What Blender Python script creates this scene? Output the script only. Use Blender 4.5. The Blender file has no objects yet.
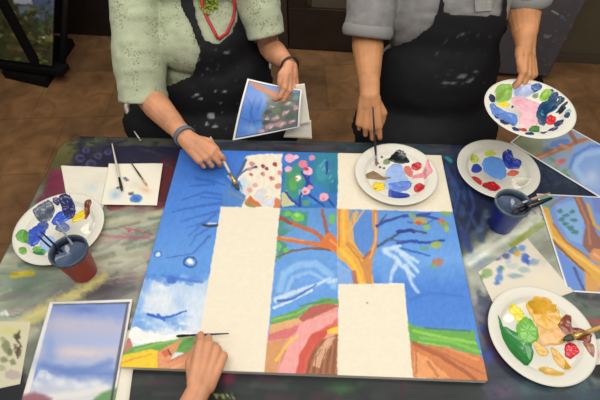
import bpy, bmesh, math, random
import numpy as np
from math import radians as R, sin, cos, pi
from mathutils import Vector, Matrix
from mathutils.bvhtree import BVHTree
random.seed(7)
sc = bpy.context.scene
COL = sc.collection

# ------------------------------------------------------------------ camera
def cam_axes(p, y, r):
    f = np.array([sin(y)*cos(p), cos(y)*cos(p), -sin(p)])
    rt = np.array([cos(y), -sin(y), 0.0]); up = np.cross(rt, f)
    return np.array([rt*cos(r)+up*sin(r), -rt*sin(r)+up*cos(r), f])
CM = cam_axes(R(51.77), R(-2.91), R(-.8))
CP = np.array([.02, -.349, 1.889]); FP = 459.0
cd = bpy.data.cameras.new('camera'); cam = bpy.data.objects.new('camera', cd); COL.objects.link(cam)
cd.sensor_width = 36; cd.lens = FP/600*36; cd.clip_start = .02
mw = Matrix.Identity(4)
for i in range(3):
    mw[i][0] = CM[0][i]; mw[i][1] = CM[1][i]; mw[i][2] = -CM[2][i]; mw[i][3] = CP[i]
cam.matrix_world = mw
sc.camera = cam
# ------------------------------------------------------------------ light
w = bpy.data.worlds.new('world'); sc.world = w; w.use_nodes = True
w.node_tree.nodes['Background'].inputs[0].default_value = (1.0, .975, .93, 1)
w.node_tree.nodes['Background'].inputs[1].default_value = .46
def area(name, loc, sx, sy, e, col=(1, .965, .90), tgt=None):
    l = bpy.data.lights.new(name, 'AREA'); l.shape = 'RECTANGLE'; l.size = sx; l.size_y = sy; l.energy = e; l.color = col
    o = bpy.data.objects.new(name, l); COL.objects.link(o); o.location = loc
    if tgt: o.rotation_euler = (Vector(tgt)-Vector(loc)).to_track_quat('-Z', 'Y').to_euler()
    return o
area('ceiling_or_fill_light', (.1, -.3, 2.72), 1.4, .7, 24, tgt=(.1, .2, .7))
area('ceiling_or_fill_light', (-1.3, .9, 2.72), 1.3, .6, 12)
area('ceiling_or_fill_light', (.2, 1.9, 2.72), 2.2, .5, 14, tgt=(.2, 2.0, 0))  # added fill lamp without a known fixture, brightens the floor at the back
area('ceiling_or_fill_light', (1.5, .7, 2.72), 1.3, .6, 12)
vs = sc.view_settings
vs.view_transform = 'Standard'; vs.look = 'None'; vs.gamma = 1; vs.use_curve_mapping = False; vs.exposure = 0.0

# ------------------------------------------------------------------ helpers
def lin(c):
    c = np.asarray(c, float)/255.0
    return np.where(c <= .04045, c/12.92, ((c+.055)/1.055)**2.4)
def at(x, y, z):
    d = CM.T @ np.array([(x-300)/FP, (200-y)/FP, 1.0]); t = (z-CP[2])/d[2]
    return Vector(CP+t*d)
def atY(x, y, Y):
    d = CM.T @ np.array([(x-300)/FP, (200-y)/FP, 1.0]); t = (Y-CP[1])/d[1]
    return Vector(CP+t*d)
def plan(P):                       # world points -> sketch coordinates in which the paintings were noted down
    q = (np.asarray(P, float)-CP) @ CM.T
    return np.stack([300+FP*q[..., 0]/q[..., 2], 200-FP*q[..., 1]/q[..., 2]], -1)
MATS = {}
def mat(name, col, rough=.6, metal=0, spec=.5, noise=0, nscale=30, bump=0, bscale=200, trans=0, sss=0, coat=0, attr=False):
    if name in MATS: return MATS[name]
    m = bpy.data.materials.new(name); m.use_nodes = True; nt = m.node_tree; b = nt.nodes['Principled BSDF']
    c = tuple(lin(col))+(1,)
    b.inputs['Base Color'].default_value = c
    b.inputs['Roughness'].default_value = rough; b.inputs['Metallic'].default_value = metal
    b.inputs['Specular IOR Level'].default_value = spec
    b.inputs['Transmission Weight'].default_value = trans
    b.inputs['Coat Weight'].default_value = coat
    if sss:
        b.inputs['Subsurface Weight'].default_value = sss; b.inputs['Subsurface Scale'].default_value = .02
        b.inputs['Subsurface Radius'].default_value = (1, .35, .2)
    tc = nt.nodes.new('ShaderNodeTexCoord')
    src = None
    if attr:
        a = nt.nodes.new('ShaderNodeAttribute'); a.attribute_name = 'paint'; src = a.outputs['Color']
    if noise:
        n = nt.nodes.new('ShaderNodeTexNoise'); n.inputs['Scale'].default_value = nscale; n.inputs['Detail'].default_value = 4
        nt.links.new(tc.outputs['Object'], n.inputs['Vector'])
        mr = nt.nodes.new('ShaderNodeMapRange'); mr.inputs['From Min'].default_value = .3; mr.inputs['From Max'].default_value = .7
        mr.inputs['To Min'].default_value = 1-noise; mr.inputs['To Max'].default_value = 1+noise
        nt.links.new(n.outputs['Fac'], mr.inputs['Value'])
        mx = nt.nodes.new('ShaderNodeVectorMath'); mx.operation = 'SCALE'; mx.inputs[0].default_value = c[:3]
        if src: nt.links.new(src, mx.inputs[0])
        nt.links.new(mr.outputs['Result'], mx.inputs['Scale']); src = mx.outputs[0]
    if src: nt.links.new(src, b.inputs['Base Color'])
    if bump:
        n2 = nt.nodes.new('ShaderNodeTexNoise'); n2.inputs['Scale'].default_value = bscale; n2.inputs['Detail'].default_value = 3
        nt.links.new(tc.outputs['Object'], n2.inputs['Vector'])
        bp = nt.nodes.new('ShaderNodeBump'); bp.inputs['Strength'].default_value = bump; bp.inputs['Distance'].default_value = .002
        nt.links.new(n2.outputs['Fac'], bp.inputs['Height']); nt.links.new(bp.outputs['Normal'], b.inputs['Normal'])
    MATS[name] = m
    return m
def link_mesh(name, me, m, parent=None, smooth=True):
    if m and not me.materials: me.materials.append(m)
    o = bpy.data.objects.new(name, me); COL.objects.link(o)
    if smooth: me.polygons.foreach_set('use_smooth', [True]*len(me.polygons))
    if parent:
        o.parent = parent; o.matrix_parent_inverse = Matrix.Translation(parent.location).inverted() if not parent.parent else Matrix.Identity(4)
    return o
def tag(o, label=None, cat=None, group=None, kind=None):
    if label: o['label'] = label
    if cat: o['category'] = cat
    if group: o['group'] = group
    if kind: o['kind'] = kind
    return o
def empty(name, loc, label, cat, group=None):
    o = bpy.data.objects.new(name, None); COL.objects.link(o); o.location = loc; o.empty_display_size = .05
    return tag(o, label, cat, group)

class MB:
    """collects shapes and links them as one mesh (world coordinates)"""
    def __init__(s): s.bm = bmesh.new()
    def rings(s, rings, cap=True, closed=False):
        vs_ = [[s.bm.verts.new(p) for p in r] for r in rings]
        n = len(vs_[0]); m_ = len(vs_)
        for i in range(m_ if closed else m_-1):
            a = vs_[i]; b = vs_[(i+1) % m_]
            for k in range(n): s.bm.faces.new((a[k], a[(k+1) % n], b[(k+1) % n], b[k]))
        if cap and not closed:
            s.bm.faces.new(vs_[0][::-1]); s.bm.faces.new(vs_[-1])
        return s
    def tube(s, pts, rad, n=12, flat=1.0, up=None):
        pts = [Vector(p) for p in pts]; k = len(pts)
        if not hasattr(rad, '__len__'): rad = [rad]*k
        rings = []; ref = Vector(up) if up else None
        for i, p in enumerate(pts):
            t = (pts[min(i+1, k-1)]-pts[max(i-1, 0)]).normalized()
            if ref is None: ref = Vector((0, 0, 1)) if abs(t.z) < .9 else Vector((1, 0, 0))
            u = t.cross(ref).normalized(); v = u.cross(t).normalized(); ref = v
            rings.append([p+u*cos(2*pi*j/n)*rad[i]+v*sin(2*pi*j/n)*rad[i]*flat for j in range(n)])
        return s.rings(rings)
    def capsule(s, a, b, ra, rb, n=16):
        a = Vector(a); b = Vector(b); t = (b-a); L = t.length
        if L < 1e-6: t = Vector((0, 0, 1)); L = 1e-6
        t.normalize(); pts = []; rad = []
        for k in range(1, 6): th = pi/2*k/6; pts.append(a-t*ra*cos(th)); rad.append(ra*sin(th))
        pts.append(a); rad.append(ra); pts.append(b); rad.append(rb)
        for k in range(5, 0, -1): th = pi/2*k/6; pts.append(b+t*rb*cos(th)); rad.append(rb*sin(th))
        ref = Vector((0, 0, 1)) if abs(t.z) < .9 else Vector((1, 0, 0))
        u = t.cross(ref).normalized(); v = u.cross(t).normalized()
        return s.rings([[p+u*cos(2*pi*j/n)*r+v*sin(2*pi*j/n)*r for j in range(n)] for p, r in zip(pts, rad)])
    def chain(s, pts, rad, n=16):
        for i in range(len(pts)-1): s.capsule(pts[i], pts[i+1], rad[i], rad[i+1], n)
        return s
    def ell(s, c, r, rot=None, n=24):
        c = Vector(c); rings = []
        for i in range(1, 12):
            th = pi*i/12
            ring = []
            for j in range(n):
                v = Vector((r[0]*sin(th)*cos(2*pi*j/n), r[1]*sin(th)*sin(2*pi*j/n), -r[2]*cos(th)))
                if rot: v = rot @ v
                ring.append(c+v)
            rings.append(ring)
        return s.rings(rings)
    def box(s, c, d, rot=None, bev=0):
        c = Vector(c); b2 = bmesh.new(); bmesh.ops.create_cube(b2, size=1)
        for v in b2.verts: v.co = Vector((v.co.x*d[0], v.co.y*d[1], v.co.z*d[2]))
        if bev: bmesh.ops.bevel(b2, geom=list(b2.edges), offset=bev, segments=2, affect='EDGES', profile=.5)
        mm = (rot.to_4x4() if rot else Matrix.Identity(4)); mm.translation = c
        b2.transform(mm); me = bpy.data.meshes.new('t'); b2.to_mesh(me); b2.free(); s.bm.from_mesh(me); bpy.data.meshes.remove(me)
        return s
    def lathe(s, c, prof, n=48, rot=None, closed=True):
        c = Vector(c); rings = []
        for r, z in prof:
            ring = []
            for j in range(n):
                v = Vector((r*cos(2*pi*j/n), r*sin(2*pi*j/n), z))
                if rot: v = rot @ v
                ring.append(c+v)
            rings.append(ring)
        return s.rings(rings, cap=False, closed=closed)
    def prism(s, poly, z0, z1):
        return s.rings([[Vector((p[0], p[1], z0)) for p in poly], [Vector((p[0], p[1], z1)) for p in poly]])
    def build(s, name, m, parent=None, smooth=True, origin=None):
        bmesh.ops.recalc_face_normals(s.bm, faces=s.bm.faces)
        me = bpy.data.meshes.new(name); s.bm.to_mesh(me); s.bm.free()
        if origin is not None: me.transform(Matrix.Translation(-Vector(origin)))
        o = link_mesh(name, me, m, parent, smooth)
        if origin is not None: o.location = origin
        return o
def autosmooth(o, ang=35):
    bm = bmesh.new(); bm.from_mesh(o.data)
    for e in bm.edges:
        if len(e.link_faces) == 2 and e.calc_face_angle(0) > R(ang): e.smooth = False
    bm.to_mesh(o.data); bm.free()
def remeshed(mb, voxel, smooth_it=3, name='m'):
    """fuse overlapping closed shapes into one continuous skin"""
    me = bpy.data.meshes.new(name); bmesh.ops.recalc_face_normals(mb.bm, faces=mb.bm.faces); mb.bm.to_mesh(me); mb.bm.free()
    o = bpy.data.objects.new('tmp', me); COL.objects.link(o)
    md = o.modifiers.new('r', 'REMESH'); md.mode = 'VOXEL'; md.voxel_size = voxel; md.adaptivity = 0
    sm = o.modifiers.new('s', 'SMOOTH'); sm.iterations = smooth_it; sm.factor = .5
    dg = bpy.context.evaluated_depsgraph_get(); dg.update()
    out = bpy.data.meshes.new_from_object(o.evaluated_get(dg)); out.name = name
    bpy.data.objects.remove(o); bpy.data.meshes.remove(me)
    return out

# ---- value noise and brushwork
RNG = np.random.default_rng(3); LAT = RNG.random((256, 256))
def vn(x, y):
    xi = np.floor(x).astype(int); yi = np.floor(y).astype(int); fx = x-xi; fy = y-yi
    fx = fx*fx*(3-2*fx); fy = fy*fy*(3-2*fy)
    a = LAT[xi % 256, yi % 256]; b = LAT[(xi+1) % 256, yi % 256]; c = LAT[xi % 256, (yi+1) % 256]; d = LAT[(xi+1) % 256, (yi+1) % 256]
    return (a*(1-fx)+b*fx)*(1-fy)+(c*(1-fx)+d*fx)*fy
def fbm(x, y, o=3):
    s = 0; a = .5; t = 0
    for k in range(o): s = s+a*vn(x*2**k+17*k, y*2**k+31*k); t += a; a *= .55
    return s/t
class Paint:
    def __init__(s, P, base): s.P = P; s.x = P[:, 0]; s.y = P[:, 1]; s.c = np.tile(np.array(base, float), (len(P), 1)); s.seed = 0
    def _mix(s, a, col):
        s.c = s.c*(1-a[:, None])+np.asarray(col, float)*a[:, None]
    def jit(s, amp, f):
        s.seed += 1; k = s.seed*13.7
        return s.x+(fbm(s.x*f+k, s.y*f)-.5)*2*amp, s.y+(fbm(s.x*f, s.y*f+k+50)-.5)*2*amp
    def poly(s, pts, col, soft=.8, jit=1.2, f=.25, alpha=1, tex=0, texf=(.15, .5)):
        x, y = s.jit(jit, f); pts = np.array(pts, float); ins = np.zeros(len(x), bool); d = np.full(len(x), 1e9)
        n = len(pts)
        for i in range(n):
            x1, y1 = pts[i]; x2, y2 = pts[(i+1) % n]
            cnd = (y1 > y) != (y2 > y)
            with np.errstate(divide='ignore', invalid='ignore'):
                xx = (x2-x1)*(y-y1)/(y2-y1)+x1 if y2 != y1 else x*0
            ins ^= cnd & (x < xx)
            ex, ey = x2-x1, y2-y1; L = ex*ex+ey*ey+1e-9
            t = np.clip(((x-x1)*ex+(y-y1)*ey)/L, 0, 1); d = np.minimum(d, np.hypot(x-x1-t*ex, y-y1-t*ey))
        sd = np.where(ins, d, -d); a = np.clip(sd/soft+.5, 0, 1)*alpha
        if tex: a = a*np.clip(1-tex+2*tex*fbm(s.x*texf[0]+s.seed, s.y*texf[1]), 0, 1)
        s._mix(a, col); return s
    def grad(s, pts, cols, axis=1, **k):
        """polygon filled with bands of paint colour along one axis: cols = [(pos, colour), ...]"""
        v = (s.y if axis else s.x)+(fbm(s.x*.12, s.y*.12)-.5)*8
        ps = [c[0] for c in cols]; tgt = np.stack([np.interp(v, ps, [c[1][q] for c in cols]) for q in range(3)], -1)
        old = s.c.copy(); s.c[:] = 0; s.poly(pts, (1, 1, 1), **k); a = s.c[:, :1].copy(); s.c = old*(1-a)+tgt*a; return s
    def stroke(s, pts, w, col, alpha=1, w1=None, jit=.8, f=.3, soft=.8, tex=0):
        x, y = s.jit(jit, f); pts = np.array(pts, float); w1 = w if w1 is None else w1
        seg = np.hypot(*np.diff(pts, axis=0).T); cum = np.concatenate([[0], np.cumsum(seg)])/max(seg.sum(), 1e-9)
        best = np.full(len(x), -1e9)
        for i in range(len(pts)-1):
            x1, y1 = pts[i]; ex, ey = pts[i+1]-pts[i]; L = ex*ex+ey*ey+1e-9
            t = np.clip(((x-x1)*ex+(y-y1)*ey)/L, 0, 1); d = np.hypot(x-x1-t*ex, y-y1-t*ey)
            ww = w+(w1-w)*(cum[i]+(cum[i+1]-cum[i])*t); best = np.maximum(best, ww/2-d)
        a = np.clip(best/soft+.5, 0, 1)*alpha
        if tex: a = a*np.clip(1-tex+2*tex*fbm(s.x*.4+s.seed, s.y*.4), 0, 1)
        s._mix(a, col); return s
    def blob(s, cx, cy, rx, ry, col, ang=0, alpha=1, soft=.9, jit=1, f=.3):
        x, y = s.jit(jit, f); c_, s_ = cos(R(ang)), sin(R(ang)); dx = x-cx; dy = y-cy
        u = (dx*c_+dy*s_)/rx; v = (-dx*s_+dy*c_)/ry; r = np.hypot(u, v); q = soft/min(rx, ry)
        s._mix(np.clip((1-r)/q+.5, 0, 1)*alpha, col); return s
    def glow(s, cx, cy, rx, ry, col, alpha=1, ang=0):
        x, y = s.jit(3, .1); c_, s_ = cos(R(ang)), sin(R(ang)); dx = x-cx; dy = y-cy
        u = (dx*c_+dy*s_)/rx; v = (-dx*s_+dy*c_)/ry
        s._mix(np.exp(-(u*u+v*v))*alpha, col); return s
    def mottle(s, amt, fx, fy, ang=0):
        c_, s_ = cos(R(ang)), sin(R(ang)); u = s.x*c_+s.y*s_; v = -s.x*s_+s.y*c_
        s.c *= (1+(fbm(u*fx+9, v*fy+5, 4)-.5)*2*amt)[:, None]; return s
def sheet(name, corners, res, thick, paint, m, parent=None, curl=None, base=(235, 230, 215), origin=None, mask=None):
    """flat painted sheet: corners TL,TR,BR,BL in the world; the paint colours become a colour attribute of the mesh"""
    A, B, C_, D = [np.array(c, float) for c in corners]
    nu = max(2, int(np.linalg.norm(B-A)/res)); nv = max(2, int(np.linalg.norm(D-A)/res))
    u, v = np.meshgrid(np.linspace(0, 1, nu+1), np.linspace(0, 1, nv+1)); u = u.ravel()[:, None]; v = v.ravel()[:, None]
    P = (A*(1-u)+B*u)*(1-v)+(D*(1-u)+C_*u)*v
    nrm = np.cross(D-A, B-A); nrm = nrm/np.linalg.norm(nrm)
    if curl is not None: P = P+nrm*curl(u, v)
    pt = Paint(plan(P), base); paint(pt, u[:, 0], v[:, 0]); colr = lin(np.clip(pt.c, 0, 255))
    N = len(P); idx = np.arange(N).reshape(nv+1, nu+1)
    f = np.stack([idx[:-1, :-1], idx[1:, :-1], idx[1:, 1:], idx[:-1, 1:]], -1).reshape(-1, 4)
    if mask is not None:
        keep = mask(u[:, 0], v[:, 0]); f = f[keep[f].all(1)]
    Pb = P-nrm*thick
    e = {}
    for q in f:
        for k in range(4):
            a, b = int(q[k]), int(q[(k+1) % 4])
            if (b, a) in e: del e[(b, a)]
            else: e[(a, b)] = 1
    side = np.array([[a, a+N, b+N, b] for a, b in e])
    faces = np.concatenate([f, f[:, ::-1]+N, side])
    allP = np.concatenate([P, Pb]); org = np.array(origin if origin is not None else allP.mean(0))
    if parent is not None and origin is None: org = np.zeros(3)
    me = bpy.data.meshes.new(name); me.vertices.add(2*N); me.vertices.foreach_set('co', (allP-org).ravel())
    me.loops.add(faces.size); me.loops.foreach_set('vertex_index', faces.ravel())
    me.polygons.add(len(faces)); me.polygons.foreach_set('loop_start', np.arange(0, faces.size, 4)); me.polygons.foreach_set('loop_total', np.full(len(faces), 4))
    me.update(calc_edges=True); me.validate()
    at_ = me.color_attributes.new('paint', 'FLOAT_COLOR', 'POINT')
    back = np.tile(lin((222, 218, 205)), (N, 1))
    cc = np.concatenate([colr, back if thick < .01 else colr]); cc = np.concatenate([cc, np.ones((2*N, 1))], 1)
    at_.data.foreach_set('color', cc.ravel())
    o = link_mesh(name, me, m, parent, smooth=False)
    if not (parent is not None and origin is None): o.location = org
    if parent is not None and origin is not None:
        o.location = org
    return o
CREAM = (228, 218, 196)

# ------------------------------------------------------------------ room
TZ = .76
def build_room():
    fl = mat('floor_tile', (124, 92, 62), .42, noise=.3, nscale=2.6, spec=.35)
    nt = fl.node_tree; b = nt.nodes['Principled BSDF']; tc = [n for n in nt.nodes if n.type == 'TEX_COORD'][0]
    mp = nt.nodes.new('ShaderNodeMapping'); mp.inputs['Rotation'].default_value = (0, 0, R(-4.2)); nt.links.new(tc.outputs['Object'], mp.inputs['Vector'])
    br = nt.nodes.new('ShaderNodeTexBrick'); br.offset = 0.5; br.inputs['Scale'].default_value = 1
    br.inputs['Brick Width'].default_value = .46; br.inputs['Row Height'].default_value = .46; br.inputs['Mortar Size'].default_value = .005; br.inputs['Mortar Smooth'].default_value = .4
    br.inputs['Color1'].default_value = (1.15, 1.1, 1.0, 1); br.inputs['Color2'].default_value = (.85, .86, .9, 1); br.inputs['Mortar'].default_value = (.78, .78, .78, 1)
    nt.links.new(mp.outputs[0], br.inputs['Vector'])
    n2 = nt.nodes.new('ShaderNodeTexNoise'); n2.inputs['Scale'].default_value = 9; n2.inputs['Detail'].default_value = 8; n2.inputs['Distortion'].default_value = 1.0
    nt.links.new(tc.outputs['Object'], n2.inputs['Vector'])
    mr = nt.nodes.new('ShaderNodeMapRange'); mr.inputs['To Min'].default_value = .35; mr.inputs['To Max'].default_value = 1.7; nt.links.new(n2.outputs['Fac'], mr.inputs['Value'])
    old = b.inputs['Base Color'].links[0].from_socket
    m1 = nt.nodes.new('ShaderNodeVectorMath'); m1.operation = 'MULTIPLY'; nt.links.new(old, m1.inputs[0]); nt.links.new(br.outputs['Color'], m1.inputs[1])
    m2 = nt.nodes.new('ShaderNodeVectorMath'); m2.operation = 'SCALE'; nt.links.new(m1.outputs[0], m2.inputs[0]); nt.links.new(mr.outputs[0], m2.inputs['Scale'])
    nt.links.new(m2.outputs[0], b.inputs['Base Color'])
    o = MB().box((0, .5, -.03), (8, 6.4, .06)).build('floor', fl, smooth=False); tag(o, 'brown slate tile floor with thin grout lines', 'floor', kind='structure')
    # back wall, turned a little against the table
    rot = Matrix.Rotation(R(-4.2), 3, 'Z'); base = Vector((0, 2.528, 0)); ux = rot @ Vector((1, 0, 0)); uy = rot @ Vector((0, 1, 0))
    def W(x, y, z): return base+ux*x+uy*y+Vector((0, 0, z))
    wm = mat('wall_paint', (92, 82, 62), .8, noise=.1, nscale=4)
    dk = mat('dark_wood', (30, 23, 19), .5, noise=.25, nscale=12)
    dd = mat('door_wood', (46, 33, 27), .45, noise=.2, nscale=10)
    o = MB().box(W(0, .08, 1.4), (8, .16, 2.8), rot).build('wall_back', wm, smooth=False); tag(o, 'olive brown painted back wall', 'wall', kind='structure')
    o = MB().box(W(-1.73, -.012, .6), (1.85, .022, 1.2), rot).build('trim_1', dk, smooth=False); tag(o, 'very dark wooden wainscot panel along the back wall', 'wall panel', kind='structure')
    o = MB().box(W(2.3, -.008, .045), (2.4, .016, .09), rot, .003).build('baseboard_back', mat('baseboard_paint', (84, 74, 58), .6), smooth=False); tag(o, 'olive baseboard at the foot of the back wall', 'baseboard', kind='structure')
    # door
    dr = empty('door_1', W(.18, -.02, 0), 'dark brown panelled door in the back wall between the two seated people', 'door'); dr['kind'] = 'structure'
    mb = MB(); w2 = .40
    mb.box(W(.22, -.03, .16), (.8, .045, .3), rot, .003)
    for dx in (-.34, .34): mb.box(W(.22+dx, -.03, 1.16), (.12, .045, 1.7), rot, .003)
    mb.box(W(.22, -.03, 2.0), (.8, .045, .12), rot, .003); mb.box(W(.22, -.03, 1.0), (.8, .045, .12), rot, .003)
    mb.box(W(.23, -.03, .63), (.05, .045, .7), rot, .003)
    mb.build('door_leaf', dd, dr, False)
    MB().box(W(.09, -.024, .63), (.24, .02, .64), rot, .004).box(W(.37, -.024, .63), (.24, .02, .64), rot, .004).box(W(.23, -.024, 1.5), (.52, .02, .88), rot, .004).build('door_panel', mat('door_panel_grey', (92, 82, 68), .5), dr, False)['label'] = 'lighter grey inset door panels'
    mb = MB()
    for dx in (-.46, .46): mb.box(W(.22+dx, -.025, 1.04), (.1, .05, 2.1), rot, .003)
    mb.box(W(.22, -.025, 2.12), (1.02, .05, .1), rot, .003); mb.build('door_frame', mat('door_frame_paint', (62, 50, 40), .6), dr, False)
    MB().capsule(W(.52, -.1, 1.0), W(.44, -.1, 1.0), .009, .009).capsule(W(.54, -.05, 1.0), W(.54, -.1, 1.0), .009, .009).build('door_handle', mat('brushed_metal', (150, 145, 135), .35, 1), dr)
    o = MB().box((-3.1, .5, 1.4), (.1, 6.4, 2.8)).build('wall_left', wm, smooth=False); tag(o, 'olive brown painted side wall on the left', 'wall', kind='structure')
    o = MB().box((3.3, .5, 1.4), (.1, 6.4, 2.8)).build('wall_right', wm, smooth=False); tag(o, 'olive brown painted side wall on the right', 'wall', kind='structure')
build_room()

# ------------------------------------------------------------------ table
def table_paint(p, u, v):
    p.glow(20, 330, 60, 60, (150, 155, 140)); p.c[:] = (118, 122, 112)
    # right side dark navy field
    p.poly([(430, 120), (640, 120), (640, 215), (470, 235), (430, 300)], (44, 54, 82), soft=12, jit=6, f=.05)
    p.poly([(60, 130), (180, 130), (185, 185), (172, 205), (130, 190), (60, 168)], (48, 46, 72), soft=6, jit=4, f=.08)
    p.poly([(180, 120), (450, 120), (450, 156), (180, 156)], (70, 74, 82), soft=6, jit=2)
    p.stroke([(190, 138), (300, 139), (440, 141)], 8, (92, 98, 98), .8, tex=.5)
    p.stroke([(250, 148), (330, 147)], 5, (96, 76, 84), .6, tex=.6); p.stroke([(345, 147), (440, 150)], 6, (60, 96, 104), .5, tex=.5)
    p.poly([(50, 128), (80, 130), (74, 160), (56, 180), (40, 190)], (104, 100, 66), soft=6, jit=5, f=.1)
    p.stroke([(100, 139), (180, 141)], 12, (86, 90, 76), .9, tex=.4)
    p.glow(90, 143, 9, 5, (120, 130, 60), .7)
    for (x, y, r) in [(80, 158, 5), (91, 164, 5.5), (98, 156, 4), (86, 150, 4), (108, 152, 3.5)]:
        p.blob(x, y, r, r*.8, (120, 118, 150), alpha=.6); p.blob(x, y, r*.55, r*.45, (56, 54, 84), alpha=.8)
    p.poly([(30, 215), (55, 172), (66, 180), (64, 205), (52, 190), (40, 220)], (122, 62, 84), soft=5, jit=4)
    p.poly([(48, 172), (64, 168), (64, 205), (48, 200)], (124, 58, 82), soft=6, jit=4)
    p.poly([(160, 160), (178, 160), (168, 206), (158, 206)], (96, 34, 44), soft=5, jit=3)
    p.stroke([(110, 207), (140, 210), (168, 205)], 7, (112, 52, 62), .95, tex=.3)
    # pale grey green middle with streaks
    p.poly([(95, 212), (168, 210), (135, 310), (60, 320), (-60, 400), (-60, 250), (40, 250)], (166, 168, 152), soft=10, jit=5, f=.06)
    rs = random.Random(5)
    for k in range(90):
        x = rs.uniform(0, 150); y = rs.uniform(215, 330); L = rs.uniform(25, 60)
        c = rs.choice([(172, 170, 152), (130, 138, 128), (158, 156, 128), (166, 138, 142), (112, 120, 112), (180, 178, 160)])
        p.stroke([(x, y), (x+L*.5, y-rs.uniform(1, 6)), (x+L, y-rs.uniform(4, 16))], rs.uniform(1.5, 7), c, .6, tex=.6, soft=1.6)
    p.stroke([(100, 235), (128, 238), (150, 238)], 3, (170, 110, 130), .7, tex=.4); p.stroke([(125, 228), (152, 234)], 2, (178, 90, 112), .7, tex=.4)
    p.blob(129, 231, 1.2, 1, (190, 30, 60))
    p.glow(30, 285, 40, 22, (100, 118, 108), .75, ang=-10); p.glow(105, 290, 40, 16, (88, 84, 92), .85, ang=-10)
    p.glow(70, 300, 20, 14, (96, 100, 98), .7)
    p.poly([(-10, 345), (15, 322), (45, 303), (80, 285), (104, 272), (108, 278), (80, 297), (55, 312), (20, 335), (-10, 362)], (186, 180, 132), soft=6, jit=3)
    p.stroke([(12, 275), (32, 273)], 6, (178, 164, 40), .9, tex=.3)
    p.stroke([(-3, 315), (6, 312), (8, 316)], 3, (200, 205, 200), .9)
    p.poly([(-80, 372), (24, 372), (34, 420), (-80, 440)], (42, 44, 50), soft=8, jit=4)
    # front strip, dark green and charcoal
    p.poly([(24, 385), (118, 360), (500, 376), (520, 470), (0, 470)], (50, 56, 56), soft=5, jit=2)
    for k in range(60):
        x = rs.uniform(120, 510); y = rs.uniform(376, 440); L = rs.uniform(8, 34)
        c = rs.choice([(58, 76, 64), (40, 44, 50), (64, 72, 70), (84, 56, 70), (46, 66, 58), (78, 84, 80), (52, 44, 58)])
        p.stroke([(x, y), (x+L, y+rs.uniform(-5, 5))], rs.uniform(3, 9), c, .6, tex=.6, soft=3)
    p.glow(228, 378, 9, 7, (150, 62, 92), .8); p.glow(342, 388, 14, 8, (72, 120, 72), .7); p.glow(160, 382, 12, 3, (110, 52, 80), .6)
    for k in range(7): p.stroke([(214+k*3+rs.uniform(-2, 2), 390+rs.uniform(0, 6)), (217+k*3, 396+rs.uniform(0, 6))], 1.2, (175, 178, 120), .8)
    p.glow(400, 386, 26, 8, (74, 70, 78), .7)
    # right: pale swept field under the blue cup and the towel
    p.poly([(462, 258), (484, 240), (500, 222), (540, 205), (575, 225), (640, 250), (640, 300), (500, 300), (480, 330), (470, 300)], (166, 168, 156), soft=6, jit=3)
    p.stroke([(470, 262), (500, 240), (530, 222), (552, 214)], 12, (186, 188, 176), .9, tex=.3, soft=4)
    p.stroke([(505, 236), (525, 228)], 8, (205, 205, 190), .8, soft=3)
    p.stroke([(512, 245), (530, 232), (545, 222)], 6, (140, 152, 60), .85, tex=.2)
    p.glow(548, 250, 12, 12, (128, 132, 116), .7); p.glow(478, 262, 10, 8, (120, 140, 165), .6)
    for (a, b, c_, d, e_) in [(446, 170, 452, 200, (70, 92, 130)), (456, 168, 462, 215, (58, 80, 124)), (450, 215, 466, 245, (66, 96, 150)), (470, 215, 482, 240, (84, 104, 132)), (462, 200, 480, 225, (30, 40, 76)), (486, 212, 474, 236, (96, 116, 140)), (444, 156, 470, 150, (78, 90, 120)), (455, 225, 470, 250, (46, 72, 128))]:
        p.stroke([(a, b), ((a+c_)/2+3, (b+d)/2), (c_, d)], 6, e_, .75, tex=.4, soft=3)
    p.stroke([(446, 158), (451, 161)], 3, (40, 150, 150), .9)
    p.poly([(535, 150), (620, 150), (620, 193), (545, 193)], (50, 62, 80), soft=5, jit=3)
    for k in range(22): p.stroke([(rs.uniform(535, 600), rs.uniform(160, 192))]*1+[(rs.uniform(535, 600), rs.uniform(160, 192))], 1.5, (84, 100, 116), .35, soft=2)
    # lower right, purple to teal
    p.poly([(476, 290), (500, 300), (520, 370), (560, 392), (640, 380), (640, 480), (470, 480), (486, 380)], (58, 70, 82), soft=8, jit=5)
    p.glow(478, 315, 14, 20, (120, 120, 138), .8); p.glow(500, 350, 14, 16, (96, 58, 88), .85); p.glow(494, 336, 6, 8, (140, 70, 70), .7); p.glow(487, 356, 6, 8, (62, 84, 160), .8)
    p.stroke([(481, 328), (483, 333)], 4, (44, 80, 170), .9)
    p.glow(530, 388, 24, 8, (96, 120, 122), .75); p.glow(500, 392, 16, 9, (110, 84, 110), .7); p.glow(580, 388, 18, 14, (76, 104, 112), .8)
    p.poly([(560, 292), (640, 292), (640, 345), (590, 345)], (108, 116, 108), soft=4, jit=2); p.stroke([(578, 296), (620, 300)], 6, (60, 66, 70), .7, soft=3)
    p.stroke([(582, 322), (610, 322)], 6, (165, 92, 88), .8, tex=.3, soft=2)
    p.poly([(588, 345), (640, 335), (640, 400), (592, 375)], (30, 32, 38), soft=5, jit=3)
    for k in range(150):
        x = rs.uniform(440, 640); y = rs.uniform(142, 235)
        if x > 470 and y > 205: continue
        L = rs.uniform(6, 22); g = rs.uniform(40, 110)
        p.stroke([(x, y), (x+L*cos(R(g)), y+L*sin(R(g)))], rs.uniform(1, 3.5), rs.choice([(30, 38, 66), (58, 72, 106), (38, 50, 84), (74, 92, 122), (26, 32, 54), (50, 80, 120)]), .55, tex=.5, soft=1.2)
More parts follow.
